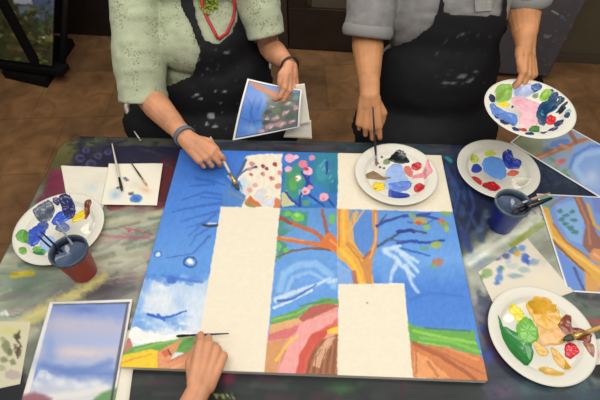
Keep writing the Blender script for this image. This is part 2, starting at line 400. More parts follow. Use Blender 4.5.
    for k in range(90):
        x = rs.uniform(66, 176); y = rs.uniform(141, 166)
        p.stroke([(x, y), (x+rs.uniform(3, 12), y+rs.uniform(-4, 4))], rs.uniform(1, 3), rs.choice([(34, 34, 62), (58, 56, 86), (70, 72, 96), (40, 44, 70), (82, 80, 70), (60, 40, 60)]), .5, tex=.5, soft=1.2)
    for k in range(120):
        x = rs.uniform(180, 460); y = rs.uniform(138, 154)
        p.stroke([(x, y), (x+rs.uniform(6, 26), y+rs.uniform(-1, 2))], rs.uniform(1, 2.5), rs.choice([(52, 58, 72), (92, 98, 98), (60, 80, 92), (84, 66, 78), (44, 48, 58), (70, 90, 90)]), .5, tex=.5, soft=1)
    for k in range(90):
        x = rs.uniform(-20, 150); y = rs.uniform(215, 330)
        p.stroke([(x, y), (x+rs.uniform(6, 22), y-rs.uniform(0, 6))], rs.uniform(.8, 2.4), rs.choice([(176, 176, 160), (118, 126, 116), (150, 156, 140), (136, 130, 130), (168, 160, 134), (100, 112, 104)]), .5, tex=.5, soft=1)
    for k in range(110):
        x = rs.uniform(470, 600); y = rs.uniform(290, 410); L = rs.uniform(4, 14); g = rs.uniform(0, 70)
        p.stroke([(x, y), (x+L*cos(R(g)), y+L*sin(R(g)))], rs.uniform(1.5, 4), rs.choice([(52, 62, 78), (84, 96, 104), (96, 76, 96), (60, 72, 92), (110, 116, 120), (76, 60, 84)]), .4, tex=.5, soft=1.6)
    for k in range(60):
        x = rs.uniform(480, 600); y = rs.uniform(215, 300)
        p.stroke([(x, y), (x+rs.uniform(6, 20), y-rs.uniform(3, 14))], rs.uniform(1.5, 4), rs.choice([(172, 176, 164), (140, 146, 140), (190, 190, 178), (128, 140, 140)]), .45, tex=.5, soft=1.6)
    p.stroke([(401, 374), (403, 420)], 1.4, (96, 34, 46), .9)
    p.stroke([(470, 264), (500, 242), (530, 224)], 5, (206, 208, 196), .8, tex=.3, soft=3); p.stroke([(446, 165), (458, 195), (452, 225)], 3, (60, 92, 150), .7, tex=.3); p.stroke([(466, 176), (474, 206), (466, 232)], 2.5, (70, 100, 156), .6, tex=.3)
    p.mottle(.12, .06, .16, -15)
    p.c = 255*np.clip(p.c/255, 0, 1)**1.35*1.16
def build_table():
    cx = (-.868+1.45)/2
    t = empty('folding_table', (cx, .29, 0), 'long table with a paint-smeared, multicoloured top in front of the seated people', 'table')
    x0, x1, y0, y1 = -.868, 1.45, -.23, .80; r = .07
    ux = 1/(x1-x0); uy = 1/(y1-y0)
    def msk(u, v):
        X = x0+u*(x1-x0); Y = y1-v*(y1-y0)
        dx = np.maximum(0, np.maximum(x0+r-X, X-(x1-r))); dy = np.maximum(0, np.maximum(y0+r-Y, Y-(y1-r)))
        return np.hypot(dx, dy) <= r+.004
    m = mat('table_paint', (128, 128, 128), .42, attr=True, bump=.12, bscale=60, spec=.3)
    top = sheet('table_top', [(x0, y1, TZ), (x1, y1, TZ), (x1, y0, TZ), (x0, y0, TZ)], .005, .0295, table_paint, m, t, mask=msk)
    mt = mat('table_frame_metal', (70, 70, 72), .4, .8)
    for sx in (x0+.2, x1-.2):
        for sy in (y0+.12, y1-.12):
            MB().tube([(sx, sy, 0), (sx, sy, .735)], .016).build('leg', mt, t)
        MB().tube([(sx, y0+.12, .2), (sx, y1-.12, .2)], .012).build('crossbar', mt, t)
build_table()

# ------------------------------------------------------------------ the big canvas
def canvas_paint(p, u, v):
    B1 = (52, 108, 202); B2 = (78, 138, 214); B3 = (104, 158, 220); NV = (30, 62, 140); WH = (214, 224, 234)
    GR = (92, 152, 62); OR = (200, 110, 56)
    # left column: blue sky
    p.grad([(170, 140), (246, 150), (238, 175), (240, 207), (221, 207), (208, 292), (194, 380), (100, 380)], [(150, B1), (200, (60, 118, 206)), (260, (84, 142, 216)), (275, B2), (282, (170, 195, 224)), (300, (196, 212, 230)), (336, (210, 218, 228))], jit=1.0)
    p.poly([(178, 148), (284, 149), (284, 154), (262, 154), (246, 156), (240, 174), (178, 175)], (56, 112, 204), jit=1)
    for a in [[(228, 196), (205, 192), (182, 200)], [(225, 203), (200, 206), (172, 212)], [(214, 184), (190, 186)], [(238, 204), (216, 198), (200, 197)], [(196, 178), (216, 182), (236, 190)]]:
        p.stroke(a, 3.4, (38, 82, 168), .6, w1=1.5, tex=.3)
    for a in [[(218, 211), (196, 217), (180, 222)], [(216, 214), (200, 226), (188, 236)], [(212, 226), (196, 236), (190, 246)], [(210, 236), (192, 254), (166, 258)], [(206, 222), (186, 228)]]:
        p.stroke(a, 2.6, (50, 92, 172), .75, w1=1, tex=.2)
    p.stroke([(203, 225), (210, 226), (218, 225)], 2.6, (40, 46, 60)); p.stroke([(208, 223.6), (216, 223.6)], 1.2, (200, 205, 205))
    p.blob(190, 262, 7, 6, (40, 76, 150)); p.blob(190.5, 262, 5, 4, (120, 160, 215)); p.blob(190, 261.5, 3.2, 2.6, (230, 235, 235))
    p.blob(158, 254, 4.5, 3.6, (66, 112, 190)); p.blob(158, 254.5, 2.5, 2.2, (190, 212, 235))
    p.c0 = 0
    for k, (x, y, a, b) in enumerate([(150, 277, 7, 3), (160, 279, 6, 3), (172, 278, 8, 4), (184, 280, 7, 3), (194, 279, 7, 3.4), (203, 277, 5, 4), (166, 283, 4, 2), (190, 284, 4, 2)]): p.blob(x, y, a, b, [(66, 118, 206), (84, 138, 214)][k % 2], alpha=.75, jit=2.5, soft=2)
    p.blob(172, 280, 5, 4, (44, 90, 184), alpha=.8); p.stroke([(163, 276), (185, 280), (202, 282)], 3, (56, 104, 196), .7, tex=.5)
    for x, y, a, b in [(146, 286, 5, 8), (140, 304, 5, 10), (135, 320, 6, 8)]: p.blob(x, y, a, b, (92, 148, 222), ang=15, alpha=.7, jit=3, soft=4, f=.2)
    p.glow(168, 300, 20, 8, (222, 224, 228), .8); p.glow(160, 288, 9, 4, (226, 230, 234), .7)
    for k, (x, y, a, b) in enumerate([(144, 318, 10, 5), (158, 322, 13, 5.5), (172, 320, 10, 4), (150, 328, 9, 3.4), (184, 318, 7, 3), (140, 326, 6, 4), (176, 327, 9, 2.6)]): p.blob(x, y, a, b, [(90, 146, 218), (120, 168, 224), (76, 134, 214)][k % 3], alpha=.65, jit=3.5, soft=3, f=.2)
    for k in range(7): p.glow(142+k*6, 320+(k % 3)*4, 3, 2, (206, 220, 236), .6)
    p.stroke([(148, 314), (160, 318), (172, 316), (186, 311)], 3, (30, 84, 190), .95, w1=1.8); p.stroke([(158, 315), (164, 320)], 3, (38, 92, 196), .9)
    p.glow(180, 300, 8, 10, (120, 165, 220), .45)
    p.poly([(128, 333), (136, 326), (144, 332), (162, 335), (190, 332), (198, 334), (198, 343), (160, 343), (140, 344), (128, 340)], (234, 234, 230), jit=1.5)
    p.poly([(126, 336), (131, 340), (134, 352), (121, 356)], (186, 110, 96), jit=1)
    p.poly([(121, 357), (130, 348), (150, 343), (175, 340), (192, 337), (204, 334), (200, 356), (180, 352), (150, 352), (124, 356)], GR, jit=1, tex=.25)
    p.stroke([(135, 351), (160, 343), (190, 338)], 2.5, (132, 176, 92), .8, tex=.4); p.stroke([(165, 356), (180, 346), (190, 340)], 3.5, (76, 142, 70), .9)
    p.poly([(118, 356), (135, 353), (150, 349), (158, 350), (160, 370), (116, 370)], (232, 192, 30), jit=1, tex=.15)
    p.stroke([(122, 363), (140, 357), (152, 354)], 1.6, (196, 140, 40), .7, tex=.5)
    p.poly([(157, 352), (168, 345), (182, 340), (177, 350), (170, 360), (205, 344), (200, 375), (158, 372)], (216, 140, 92), jit=1, tex=.2)
    p.poly([(161, 352), (168, 349), (171, 354), (165, 358)], (206, 92, 60)); p.stroke([(168, 350), (171, 355)], 1.6, (70, 60, 50)); p.stroke([(168, 362), (190, 352), (202, 346)], 2.5, (190, 116, 70), .8)
    p.stroke([(172, 368), (200, 357)], 2.5, (230, 168, 120), .8)
    # blossoms on bare canvas
    p.poly([(246, 156), (283, 154), (281, 208), (236, 207), (240, 176)], CREAM, jit=.9)
    p.poly([(222, 186), (240, 180), (246, 196), (242, 207), (222, 207)], (66, 118, 190), jit=1.2, tex=.2)
    p.stroke([(246, 160), (241, 170), (236, 179), (232, 186)], 3, (60, 82, 110), w1=2.4); p.stroke([(256, 167), (246, 170), (236, 178)], 2, (70, 100, 150))
    p.stroke([(228, 176), (236, 183), (243, 193)], 2, (190, 200, 205), .8)
    p.stroke([(230, 192), (246, 200), (250, 205)], 3, (120, 130, 130), .6)
    p.blob(262, 197, 8, 8, (206, 204, 206)); p.blob(270, 202, 6, 5, (204, 208, 216)); p.blob(247, 188, 5, 8, (214, 206, 198)); p.blob(244, 182, 4, 5, (190, 210, 222), alpha=.8)
    p.blob(268, 196, 3, 3, (240, 220, 196)); p.blob(267, 197, 1.5, 1.5, (225, 190, 150))
    for (x, y, r, c) in [(252, 164, 2.8, (196, 126, 118)), (250, 169, 2.6, (200, 130, 128)), (263, 166, 2.2, (130, 40, 48)), (267, 169, 2, (120, 44, 56)), (275, 164.5, 2.5, (150, 36, 44)), (272, 178.5, 2.8, (206, 128, 118)), (263, 174, 2.3, (206, 140, 130)), (280, 173, 2.6, (210, 126, 122)), (278, 186, 3.2, (206, 120, 106)), (255, 185, 2.8, (214, 156, 150)), (250, 190, 3, (212, 150, 140)), (251, 175, 1.8, (170, 90, 90)), (256, 167, 1.4, (60, 40, 60)), (271, 178, 1, (150, 40, 50)), (262, 173, 1, (150, 50, 60))]:
        p.blob(x, y, r, r*.85, c, alpha=.95)
    p.poly([(250, 196), (263, 207), (249, 207), (244, 203)], (196, 104, 52)); p.poly([(276, 197), (281, 201), (281, 208), (273, 208)], (204, 112, 60))
    p.stroke([(247, 204), (254, 207)], 3, (110, 140, 80), .8)
    # blue-green panel with pink blossoms
    p.poly([(283, 150), (339, 150), (337, 210), (280, 210)], (34, 104, 176), jit=.8)
    p.poly([(314, 154), (339, 153), (338, 192), (312, 188)], (28, 120, 138), jit=2.5, alpha=.9, tex=.3)
    p.poly([(284, 170), (300, 165), (306, 182), (300, 200), (284, 196)], (52, 140, 100), jit=3, alpha=.8, tex=.3)
    for (x, y, a, b, c) in [(286, 160, 5, 5, (52, 112, 210)), (293, 184, 4, 7, (84, 160, 60)), (298, 178, 4, 5, (76, 158, 70)), (291, 174, 3, 3, (60, 140, 80)), (306, 203, 4, 3, (80, 150, 90)), (322, 172, 6, 9, (56, 140, 160)), (330, 164, 5, 6, (36, 110, 150)), (318, 190, 7, 6, (40, 110, 190)), (296, 167, 4, 3, (44, 130, 110)), (333, 186, 4, 8, (20, 96, 140)), (314, 200, 6, 4, (56, 130, 205)), (302, 193, 4, 4, (110, 180, 210))]:
        p.blob(x, y, a, b, c, alpha=.8)
    for k in range(5): p.stroke([(320+k*3, 166+k*4), (325+k*2, 160+k*5)], 1.6, (110, 180, 190), .6)
    p.poly([(281, 193), (287, 190), (295, 205), (282, 207)], (188, 186, 140), jit=1)
    for a in [[(302, 172), (307, 180), (312, 186), (306, 186)], [(309, 176), (307, 186), (304, 196)], [(300, 206), (300, 196), (303, 190)], [(286, 192), (292, 200), (300, 206)], [(306, 193), (316, 200), (324, 206)], [(327, 162), (327, 174)], [(326, 196), (334, 206)]]:
        p.stroke(a, 2.6, (20, 44, 140), .95, w1=1.8)
    for (x, y, r, c) in [(290, 158, 5, (226, 160, 190)), (296, 157, 2.5, (236, 180, 200)), (288, 169, 3.5, (214, 160, 190)), (303, 164, 4.6, (214, 112, 130)), (308, 171, 4.6, (232, 168, 184)), (312, 158, 3.2, (206, 130, 160)), (306, 169, 2.2, (176, 40, 70)), (298, 178, 2.8, (236, 226, 232)), (296, 178.5, 1.6, (190, 90, 60)), (306, 191, 4.2, (226, 168, 188)), (310, 187, 2.6, (214, 130, 150)), (305, 192, 1.4, (190, 80, 70)), (324, 197, 4.5, (228, 158, 172)), (323, 199, 1.8, (226, 110, 110))]:
        p.blob(x, y, r, r*.9, c)
    # tree panel
    p.grad([(280, 208), (338, 208), (338, 376), (264, 376)], [(208, (80, 134, 196)), (250, (94, 148, 212)), (300, (86, 146, 216)), (330, (90, 150, 218))], jit=.8)
    p.poly([(279, 210), (290, 210), (308, 212), (306, 228), (296, 226), (284, 236), (277, 240)], (60, 132, 122), jit=2, tex=.3)
    p.poly([(278, 240), (288, 244), (286, 252), (276, 262)], (60, 130, 120), jit=2, alpha=.9)
    for (x, y, a, b) in [(298, 217, 6, 4.5), (288, 214, 4, 3), (279, 246, 3, 4), (286, 250, 3, 2.5), (332, 219, 3, 5), (277, 256, 2.5, 3)]: p.blob(x, y, a, b, (98, 176, 72), jit=2)
    p.blob(297, 215, 3, 2, (140, 205, 90))
    for (x, y) in [(300, 240), (312, 232), (290, 226)]: p.glow(x, y, 8, 4, (112, 150, 210), .7)
    p.stroke([(280, 218), (296, 225), (312, 231), (320, 236), (324, 243)], 3.6, (176, 92, 56), w1=4.5); p.stroke([(278, 216), (290, 223)], 4, (130, 66, 44), .9)
    p.stroke([(278, 238), (296, 241), (314, 244), (338, 250)], 3.8, (198, 104, 50), w1=5); p.stroke([(282, 237), (304, 241)], 1.4, (226, 150, 90), .8)
    p.stroke([(276, 257), (292, 251), (312, 248), (330, 250)], 1.8, (110, 84, 80), w1=2.8)
    p.stroke([(322, 210), (325, 222), (328, 236), (332, 244)], 3, (142, 84, 70), w1=4.5)
    p.poly([(322, 240), (328, 232), (334, 236), (339, 243), (339, 254), (328, 249), (318, 246)], (206, 106, 48), jit=1.2)
    p.stroke([(330, 240), (338, 246)], 2, (232, 150, 80), .8)
    p.poly([(274, 266), (288, 258), (310, 254), (330, 258), (338, 270), (338, 300), (268, 308)], (92, 146, 214), jit=1, alpha=.8)
    p.stroke([(280, 290), (284, 274), (298, 265), (316, 264), (330, 274), (334, 286)], 7, (140, 184, 228), .8, tex=.4, soft=3)
    p.stroke([(284, 300), (292, 278), (310, 272), (324, 280)], 4, (164, 200, 232), .6, tex=.4, soft=3)
    p.poly([(294, 284), (304, 275), (318, 278), (324, 288), (306, 294)], (96, 150, 218), jit=1.5)
    p.stroke([(276, 300), (298, 291), (318, 284), (330, 278)], 6, (196, 214, 232), .9, w1=2, tex=.25, soft=2)
    p.stroke([(274, 308), (296, 298), (312, 290)], 3, (220, 228, 236), .8, tex=.4)
    p.stroke([(278, 301), (292, 299), (306, 291), (316, 285)], 3, (52, 96, 178), .9, w1=1.5)
    p.stroke([(328, 282), (337, 280)], 4, (190, 212, 230), .7)
    p.poly([(271, 318), (290, 312), (310, 305), (324, 297), (339, 300), (339, 308), (320, 306), (300, 320), (270, 332)], GR, jit=1.2, tex=.3)
    p.stroke([(272, 320), (296, 314), (312, 305)], 2, (142, 184, 110), .7, tex=.4); p.stroke([(300, 306), (330, 300)], 2, (70, 130, 80), .8, tex=.4)
    p.poly([(270, 325), (296, 319), (316, 305), (338, 304), (338, 376), (262, 376)], (216, 142, 128), jit=1)
    p.poly([(270, 325), (298, 318), (302, 322), (270, 334)], (214, 160, 106), jit=1)
    p.poly([(298, 318), (312, 306), (330, 303), (339, 306), (326, 312), (312, 318), (302, 322)], (172, 86, 76), jit=1)
    p.poly([(268, 335), (298, 325), (304, 328), (288, 338), (268, 341)], (202, 104, 104), jit=1, tex=.2)
    p.poly([(266, 343), (286, 338), (280, 352), (276, 374), (263, 376)], (200, 140, 90), jit=1)
    p.poly([(300, 324), (328, 313), (338, 312), (337, 322), (318, 330), (304, 345), (296, 374), (278, 374), (286, 350)], (226, 152, 148), jit=1, tex=.1)
    p.stroke([(276, 360), (284, 349), (292, 338)], 2.5, (228, 184, 56), .95); p.stroke([(284, 348), (298, 335)], 1.2, (226, 196, 90), .9); p.stroke([(280, 362), (286, 350)], 1.2, (170, 120, 40), .8)
    p.poly([(296, 374), (300, 352), (312, 334), (326, 328), (334, 326), (324, 338), (314, 350), (308, 374)], (196, 74, 60), jit=1.2)
    p.poly([(327, 330), (338, 325), (338, 333), (328, 334)], (234, 190, 50), jit=.8); p.poly([(316, 333), (330, 324), (338, 318), (338, 326)], (206, 90, 66), jit=1, alpha=.8)
    p.poly([(306, 374), (312, 352), (322, 340), (338, 334), (338, 376)], (138, 84, 54), jit=1)
    p.poly([(312, 366), (318, 350), (328, 338), (336, 336), (326, 352), (320, 368)], (208, 158, 128), jit=1)
    for k in range(11): p.stroke([(304+k*3.2, 373), (307+k*3, 358+(k % 3)*2), (314+k*2.4, 345+(k % 2)*4)], 1, (96, 52, 34) if k % 2 else (190, 120, 72), .7)
    # trunk panel
    p.grad([(338, 208), (382, 210), (454, 212), (489, 382), (413, 376), (404, 283), (338, 284)], [(208, (84, 136, 206)), (240, (86, 142, 214)), (262, (98, 152, 218)), (288, (62, 118, 204)), (330, (66, 126, 210))], axis=1, jit=.8)
    p.poly([(352, 214), (366, 212), (374, 214), (374, 240), (366, 256), (354, 244)], (76, 126, 200), jit=1, alpha=.9)
    p.poly([(338, 262), (350, 270), (354, 284), (338, 284)], (130, 164, 214), jit=1, alpha=.8)
    p.poly([(337, 208), (349, 208), (350, 232), (356, 246), (370, 264), (374, 284), (358, 284), (350, 268), (337, 256)], (222, 160, 62), jit=1)
    p.stroke([(341, 250), (352, 262), (362, 283)], 4, (236, 184, 60), .9); p.stroke([(343, 210), (344, 240)], 3, (236, 180, 80), .7, tex=.4); p.stroke([(339, 210), (339, 246)], 1.6, (186, 118, 50), .8)
    p.stroke([(347, 244), (360, 260), (368, 280)], 2, (170, 108, 40), .7); p.stroke([(354, 272), (356, 284)], 4, (176, 96, 60), .9)
    p.stroke([(348, 242), (356, 250), (362, 258), (366, 262)], 2.5, (184, 120, 60), .6)
    p.poly([(352, 214), (356, 210), (359, 212), (353, 228), (354, 242), (349, 240), (349, 226)], (206, 160, 100), jit=.6); p.stroke([(352, 228), (360, 215), (365, 209)], 1.6, (206, 166, 110)); p.stroke([(351, 210), (353, 224)], 1.4, (190, 140, 84))
    p.poly([(371, 208), (378, 208), (377, 246), (372, 262), (372, 284), (366, 284), (362, 262), (370, 250), (374, 238)], (196, 128, 66), jit=.8); p.stroke([(375.5, 214), (376, 240), (370, 258)], 1.5, (226, 176, 120), .8); p.stroke([(364, 258), (370, 252)], 3, (150, 84, 56), .8)
    # right column branches, leaves, cloud
    for a, w0, c in [([(377, 226), (386, 221), (394, 219), (402, 216), (430, 214)], 3, (34, 58, 132)), ([(380, 222), (387, 214)], 1.6, (60, 70, 90)), ([(378, 246), (390, 239), (400, 232), (412, 230), (426, 233)], 3, (60, 70, 100)), ([(398, 232), (410, 230), (414, 232)], 4, (28, 46, 130)), ([(398, 243), (412, 241), (426, 243), (444, 240)], 3.6, (34, 60, 150)), ([(408, 222), (426, 224), (436, 218)], 2.2, (60, 100, 150)), ([(404, 216), (424, 216), (440, 219)], 3, (34, 66, 150)), ([(400, 248), (416, 252), (430, 256)], 2.4, (40, 90, 180)), ([(388, 239), (400, 241)], 2.4, (70, 92, 140))]:
        p.stroke(a, w0, c, .9, w1=w0*.7)
    for (x, y, a, b, c) in [(420, 221, 7, 4, (170, 150, 70)), (419, 223, 3.5, 2.4, (190, 70, 60)), (427, 227, 4, 3, (130, 170, 80)), (412, 216, 4, 2.5, (120, 160, 110)), (443, 223, 5, 3.5, (120, 150, 60)), (441, 221, 3, 2.2, (190, 90, 90)), (446, 229, 3, 3, (150, 170, 70)), (436, 245, 5.5, 3.8, (150, 166, 70)), (424, 248, 4, 2.6, (86, 150, 130)), (438, 262, 5.5, 4, (170, 110, 90)), (434, 266, 3.4, 2.4, (110, 160, 80)), (446, 213, 6, 2.5, (130, 160, 70))]:
        p.blob(x, y, a, b, c, alpha=.9, jit=1.5)
    for a in [[(386, 252), (396, 258), (402, 266), (414, 276)], [(394, 248), (408, 256), (418, 262)], [(398, 262), (392, 272), (390, 282)], [(384, 250), (400, 246)], [(402, 254), (418, 272)], [(406, 266), (412, 284), (418, 292)]]:
        p.stroke(a, 5, (194, 214, 232), .8, w1=3, tex=.4, soft=2)
    p.stroke([(384, 272), (386, 282)], 7, (100, 150, 214), .7, soft=3)
    p.poly([(406, 296), (462, 290), (472, 326), (414, 328)], (60, 116, 204), jit=2, alpha=.5, tex=.4)
    p.stroke([(410, 300), (430, 293), (462, 296)], 3, (50, 100, 180), .5, tex=.5)
    p.poly([(404, 318), (414, 326), (440, 330), (474, 331), (481, 358), (460, 352), (440, 348), (412, 342), (408, 346)], (94, 160, 60), jit=1.5, tex=.3)
    p.stroke([(414, 331), (436, 336), (476, 343)], 3, (140, 196, 76), .85, tex=.3); p.stroke([(420, 338), (450, 341), (480, 352)], 3, (120, 184, 70), .85, tex=.3); p.stroke([(425, 328), (470, 331)], 2, (60, 110, 90), .8, tex=.4); p.stroke([(418, 342), (450, 347)], 1.6, (150, 190, 80), .8)
    p.poly([(410, 342), (440, 347), (482, 356), (490, 383), (411, 377)], (198, 116, 64), jit=1)
    p.stroke([(414, 343), (440, 356), (466, 372), (476, 380)], 4, (150, 76, 44), .8, tex=.2); p.stroke([(428, 347), (460, 362), (484, 374)], 2.4, (168, 92, 56), .7)
    p.poly([(414, 352), (426, 356), (450, 378), (414, 377)], (222, 150, 92), jit=1.5, alpha=.9); p.stroke([(428, 362), (438, 376)], 3, (176, 104, 56), .8); p.stroke([(416, 346), (416, 374)], 2, (160, 92, 56), .7); p.stroke([(446, 347), (478, 360)], 3, (220, 140, 96), .7, tex=.3)
    p.mottle(.06, .5, .25, 18)
    p.c = 255*np.clip(p.c/255, 0, 1)**0.94*1.0
    # bare blocks
    p.poly([(221, 206.5), (280, 208.5), (263, 384), (192, 380)], CREAM, jit=.7, f=.4)
    p.poly([(338, 140), (450, 140), (457, 211.5), (338, 209)], CREAM, jit=.7, f=.4)
    p.poly([(339, 284), (404, 284), (414, 386), (337, 386)], CREAM, jit=.7, f=.4)
    p.blob(367, 303, .8, .7, (120, 110, 90))
    p.mottle(.02, .25, .5)
H = .728; HW = .4365
CANZ = TZ+.02
cv = empty('painting_canvas', (0, .364, TZ), 'large stretched canvas with a half-painted tree landscape and bare cream blocks, lying across the table', 'canvas')
mc = mat('canvas_paint', (200, 200, 200), .5, attr=True, bump=.05, bscale=700, spec=.4)
sheet('painted_face', [(-HW, H, CANZ), (HW, H, CANZ), (HW, 0, CANZ), (-HW, 0, CANZ)], .0021, .0015, canvas_paint, mc, cv)
MB().box((0, .364, TZ+.0093), (2*HW-.001, H-.001, .0184), bev=.0015).build('stretcher', mat('canvas_edge', (232, 228, 216), .7, bump=.3, bscale=500), cv, False)

# ------------------------------------------------------------------ foam plates used as palettes
def blob_mesh(mb, pts, h, z_at):
    """raised dab of wet paint: outline points on the plate, domed in the middle"""
    n = 40; P = [Vector(p) for p in pts]; c = sum(P, Vector())/len(P)
    out = []
    k = len(P)
    for j in range(n):                      # closed smooth outline
        t = j/n*k; i = int(t) % k; f = t-int(t)
        a, b, c2, d = P[(i-1) % k], P[i], P[(i+1) % k], P[(i+2) % k]
        out.append(.5*((2*b)+(c2-a)*f+(2*a-5*b+4*c2-d)*f*f+(3*b-a-3*c2+d)*f**3))
    ph = random.uniform(0, 99)
    out = [c+(q-c)*(1+.16*(float(vn(np.array([j*.9+ph]), np.array([ph]))[0])-.4)) for j, q in enumerate(out)]
    rings = []
    for s_, hh in ((1.0, -.0006), (1.0, .0006), (.94, .45*h), (.85, .6*h), (.6, .55*h), (.35, .6*h), (.12, .5*h)):
        ring = []
        for q in out:
            v = c+(q-c)*s_; v = Vector((v.x, v.y, 0)); wob = 1+.35*(float(vn(np.array([v.x*190+9]), np.array([v.y*190+40]))[0])-.5)*2.6
            ring.append((v, hh*(wob if hh > 0 else 1)))
        rings.append(ring)
    mb.rings([[z_at(v, hh) for v, hh in r] for r in rings])
FOAM = mat('foam_plate', (222, 217, 204), .45, sss=.1, spec=.4)
def wet(col):
    return mat('wet_paint_%d_%d_%d' % tuple(col), col, .25, spec=.5, noise=.12, nscale=60, coat=.3)
def plate(center, rad, tilt, label, dabs, group='foam plates used as paint palettes', spots=None):
    """dabs: (name of the kind, outline or ellipse in plate coordinates (unit radius), colour, height)"""
    c = Vector(center); rot = tilt or Matrix.Identity(3)
    t = empty('palette_plate', c, label, 'paint palette', group)
    k = rad/.13
    prof = [(.002, .0025), (.088*k, .0025), (.092*k, .0035), (.099*k, .0135), (.103*k, .0160), (.124*k, .0195), (.1295*k, .0195), (.13*k, .0182), (.124*k, .0172), (.104*k, .0138), (.101*k, .0115), (.094*k, .001), (.088*k, 0), (.002, 0)]
    MB().lathe(c, prof, 72, rot).build('plate', FOAM, t)
    def zprof(r):
        r = min(r, .127*k); 
        for (r0, z0), (r1, z1) in zip(prof[:6], prof[1:7]):
            if r <= r1: return z0+(z1-z0)*max(0, (r-r0))/(r1-r0)
        return .0195
    def z_at(v, h): return c+rot @ Vector((v.x, v.y, zprof(math.hypot(v.x, v.y))+h))
    for o_, col, h in dabs:
        for ol in (o_ if isinstance(o_[0][0], (list, tuple)) else [o_]):
            mb = MB(); mx_ = max(math.hypot(*p) for p in ol); pts = [Vector((p[0], p[1], 0)) for p in ol]
            if mx_ > .93:
                c_ = sum(pts, Vector())/len(pts); sh_ = c_.normalized()*(mx_-.93); pts = [p-sh_ for p in pts]
            blob_mesh(mb, [p*rad for p in pts], h, z_at)
            mb.build('paint_dab', wet(col), t)
    return t, z_at
def onplate(c, rad, z, pts):            # sketch coordinates -> plate coordinates
    return [((at(x, y, z).x-c[0])/rad, (at(x, y, z).y-c[1])/rad) for x, y in pts]
BLU = (28, 62, 160); NAVY = (24, 36, 96); LBL = (110, 152, 216); RED = (186, 30, 40); YEL = (228, 196, 24); GRN = (58, 128, 56); LGR = (120, 176, 60)
RR = .13
def dabs_px(c, z, items):
    out = []
    for pts, col, h in items:
        if isinstance(pts[0][0], (int, float)) and len(pts[0]) == 2: out.append((onplate(c, RR, z, pts), col, h))
        else: out.append(([onplate(c, RR, z, q) for q in pts], col, h))
    return out
def ep(x, y, a, b, g=0, n=9, wob=.14):
    return [(x+(a*cos(q)*cos(R(g))-b*sin(q)*sin(R(g)))*(1+random.uniform(-wob, wob)), y+(a*cos(q)*sin(R(g))+b*sin(q)*cos(R(g)))*(1+random.uniform(-wob, wob))) for q in [2*pi*j/n for j in range(n)]]
# plate lying on the canvas
c1 = (.276, .628, CANZ+.0008); z = c1[2]+.004
plate(c1, RR, None, 'white foam plate palette lying on the bare corner of the large canvas', dabs_px(c1, z, [
    ([(388, 159), (396, 153), (403, 154), (409, 161), (404, 163), (397, 163), (392, 161)], (18, 34, 32), .003),
    ([(387, 170), (393, 164), (401, 164), (404, 172), (408, 180), (404, 188), (393, 191), (385, 184)], (148, 178, 226), .002),
    ([(388, 184), (396, 182), (410, 181), (410, 188), (398, 192), (390, 190)], (92, 128, 208), .003),
    ([(389, 190), (398, 192), (409, 194), (408, 198), (396, 199), (389, 196)], BLU, .004),
    (ep(378.5, 186.5, 7, 4.6), YEL, .003), (ep(416, 166.5, 5, 4), RED, .0045), (ep(408.5, 171, 3.6, 6, -35), (206, 110, 100), .003), (ep(419.5, 188, 5.5, 4.6, -20), (190, 36, 44), .0045),
    ([(367, 174), (374, 171), (384, 177), (392, 177), (386, 180), (375, 179), (367, 178)], (132, 104, 74), .0025),
    ([(384, 160), (389, 158), (390, 163), (384, 164)], (120, 140, 104), .0015), ([ep(380, 167, 1.4, 1), ep(378, 163, 1.2, 1), ep(382, 157, 1.2, 1), ep(384, 168, 1.4, 1)], (110, 60, 50), .0012),
    ([(418, 175), (428, 171), (431, 162), (434, 168), (436, 174), (430, 179), (428, 177), (418, 178)], (222, 140, 150), .0015)]))
c2 = (.612, .677, TZ+.0008); z = c2[2]+.004
plate(c2, RR, None, 'white foam plate palette with light blue puddle, behind the blue paint cup', dabs_px(c2, z, [
    ([(482, 163), (486, 158), (496, 157), (504, 161), (506, 170), (504, 178), (496, 178), (486, 173)], (96, 150, 224), .003),
    ([(503, 154), (508, 152), (514, 158), (521, 163), (518, 168), (508, 168), (503, 161)], (24, 52, 160), .005),
    (ep(476.5, 168.5, 5, 4.5), (44, 68, 160), .003), (ep(474.5, 159, 4.5, 4.5, 30), (184, 200, 84), .002), (ep(490, 153.5, 5.5, 3), (196, 208, 90), .002),
    (ep(490.5, 187, 8.5, 5.5, 8), (190, 24, 34), .004), (ep(476, 180.5, 6, 3.8, 35), (196, 62, 52), .003), (ep(513, 173, 5.5, 3.2, -10), (210, 104, 84), .003), (ep(520, 182, 9, 6, 5), (238, 234, 214), .004)]))
c3 = (-.733, .399, TZ+.0008); z = c3[2]+.004
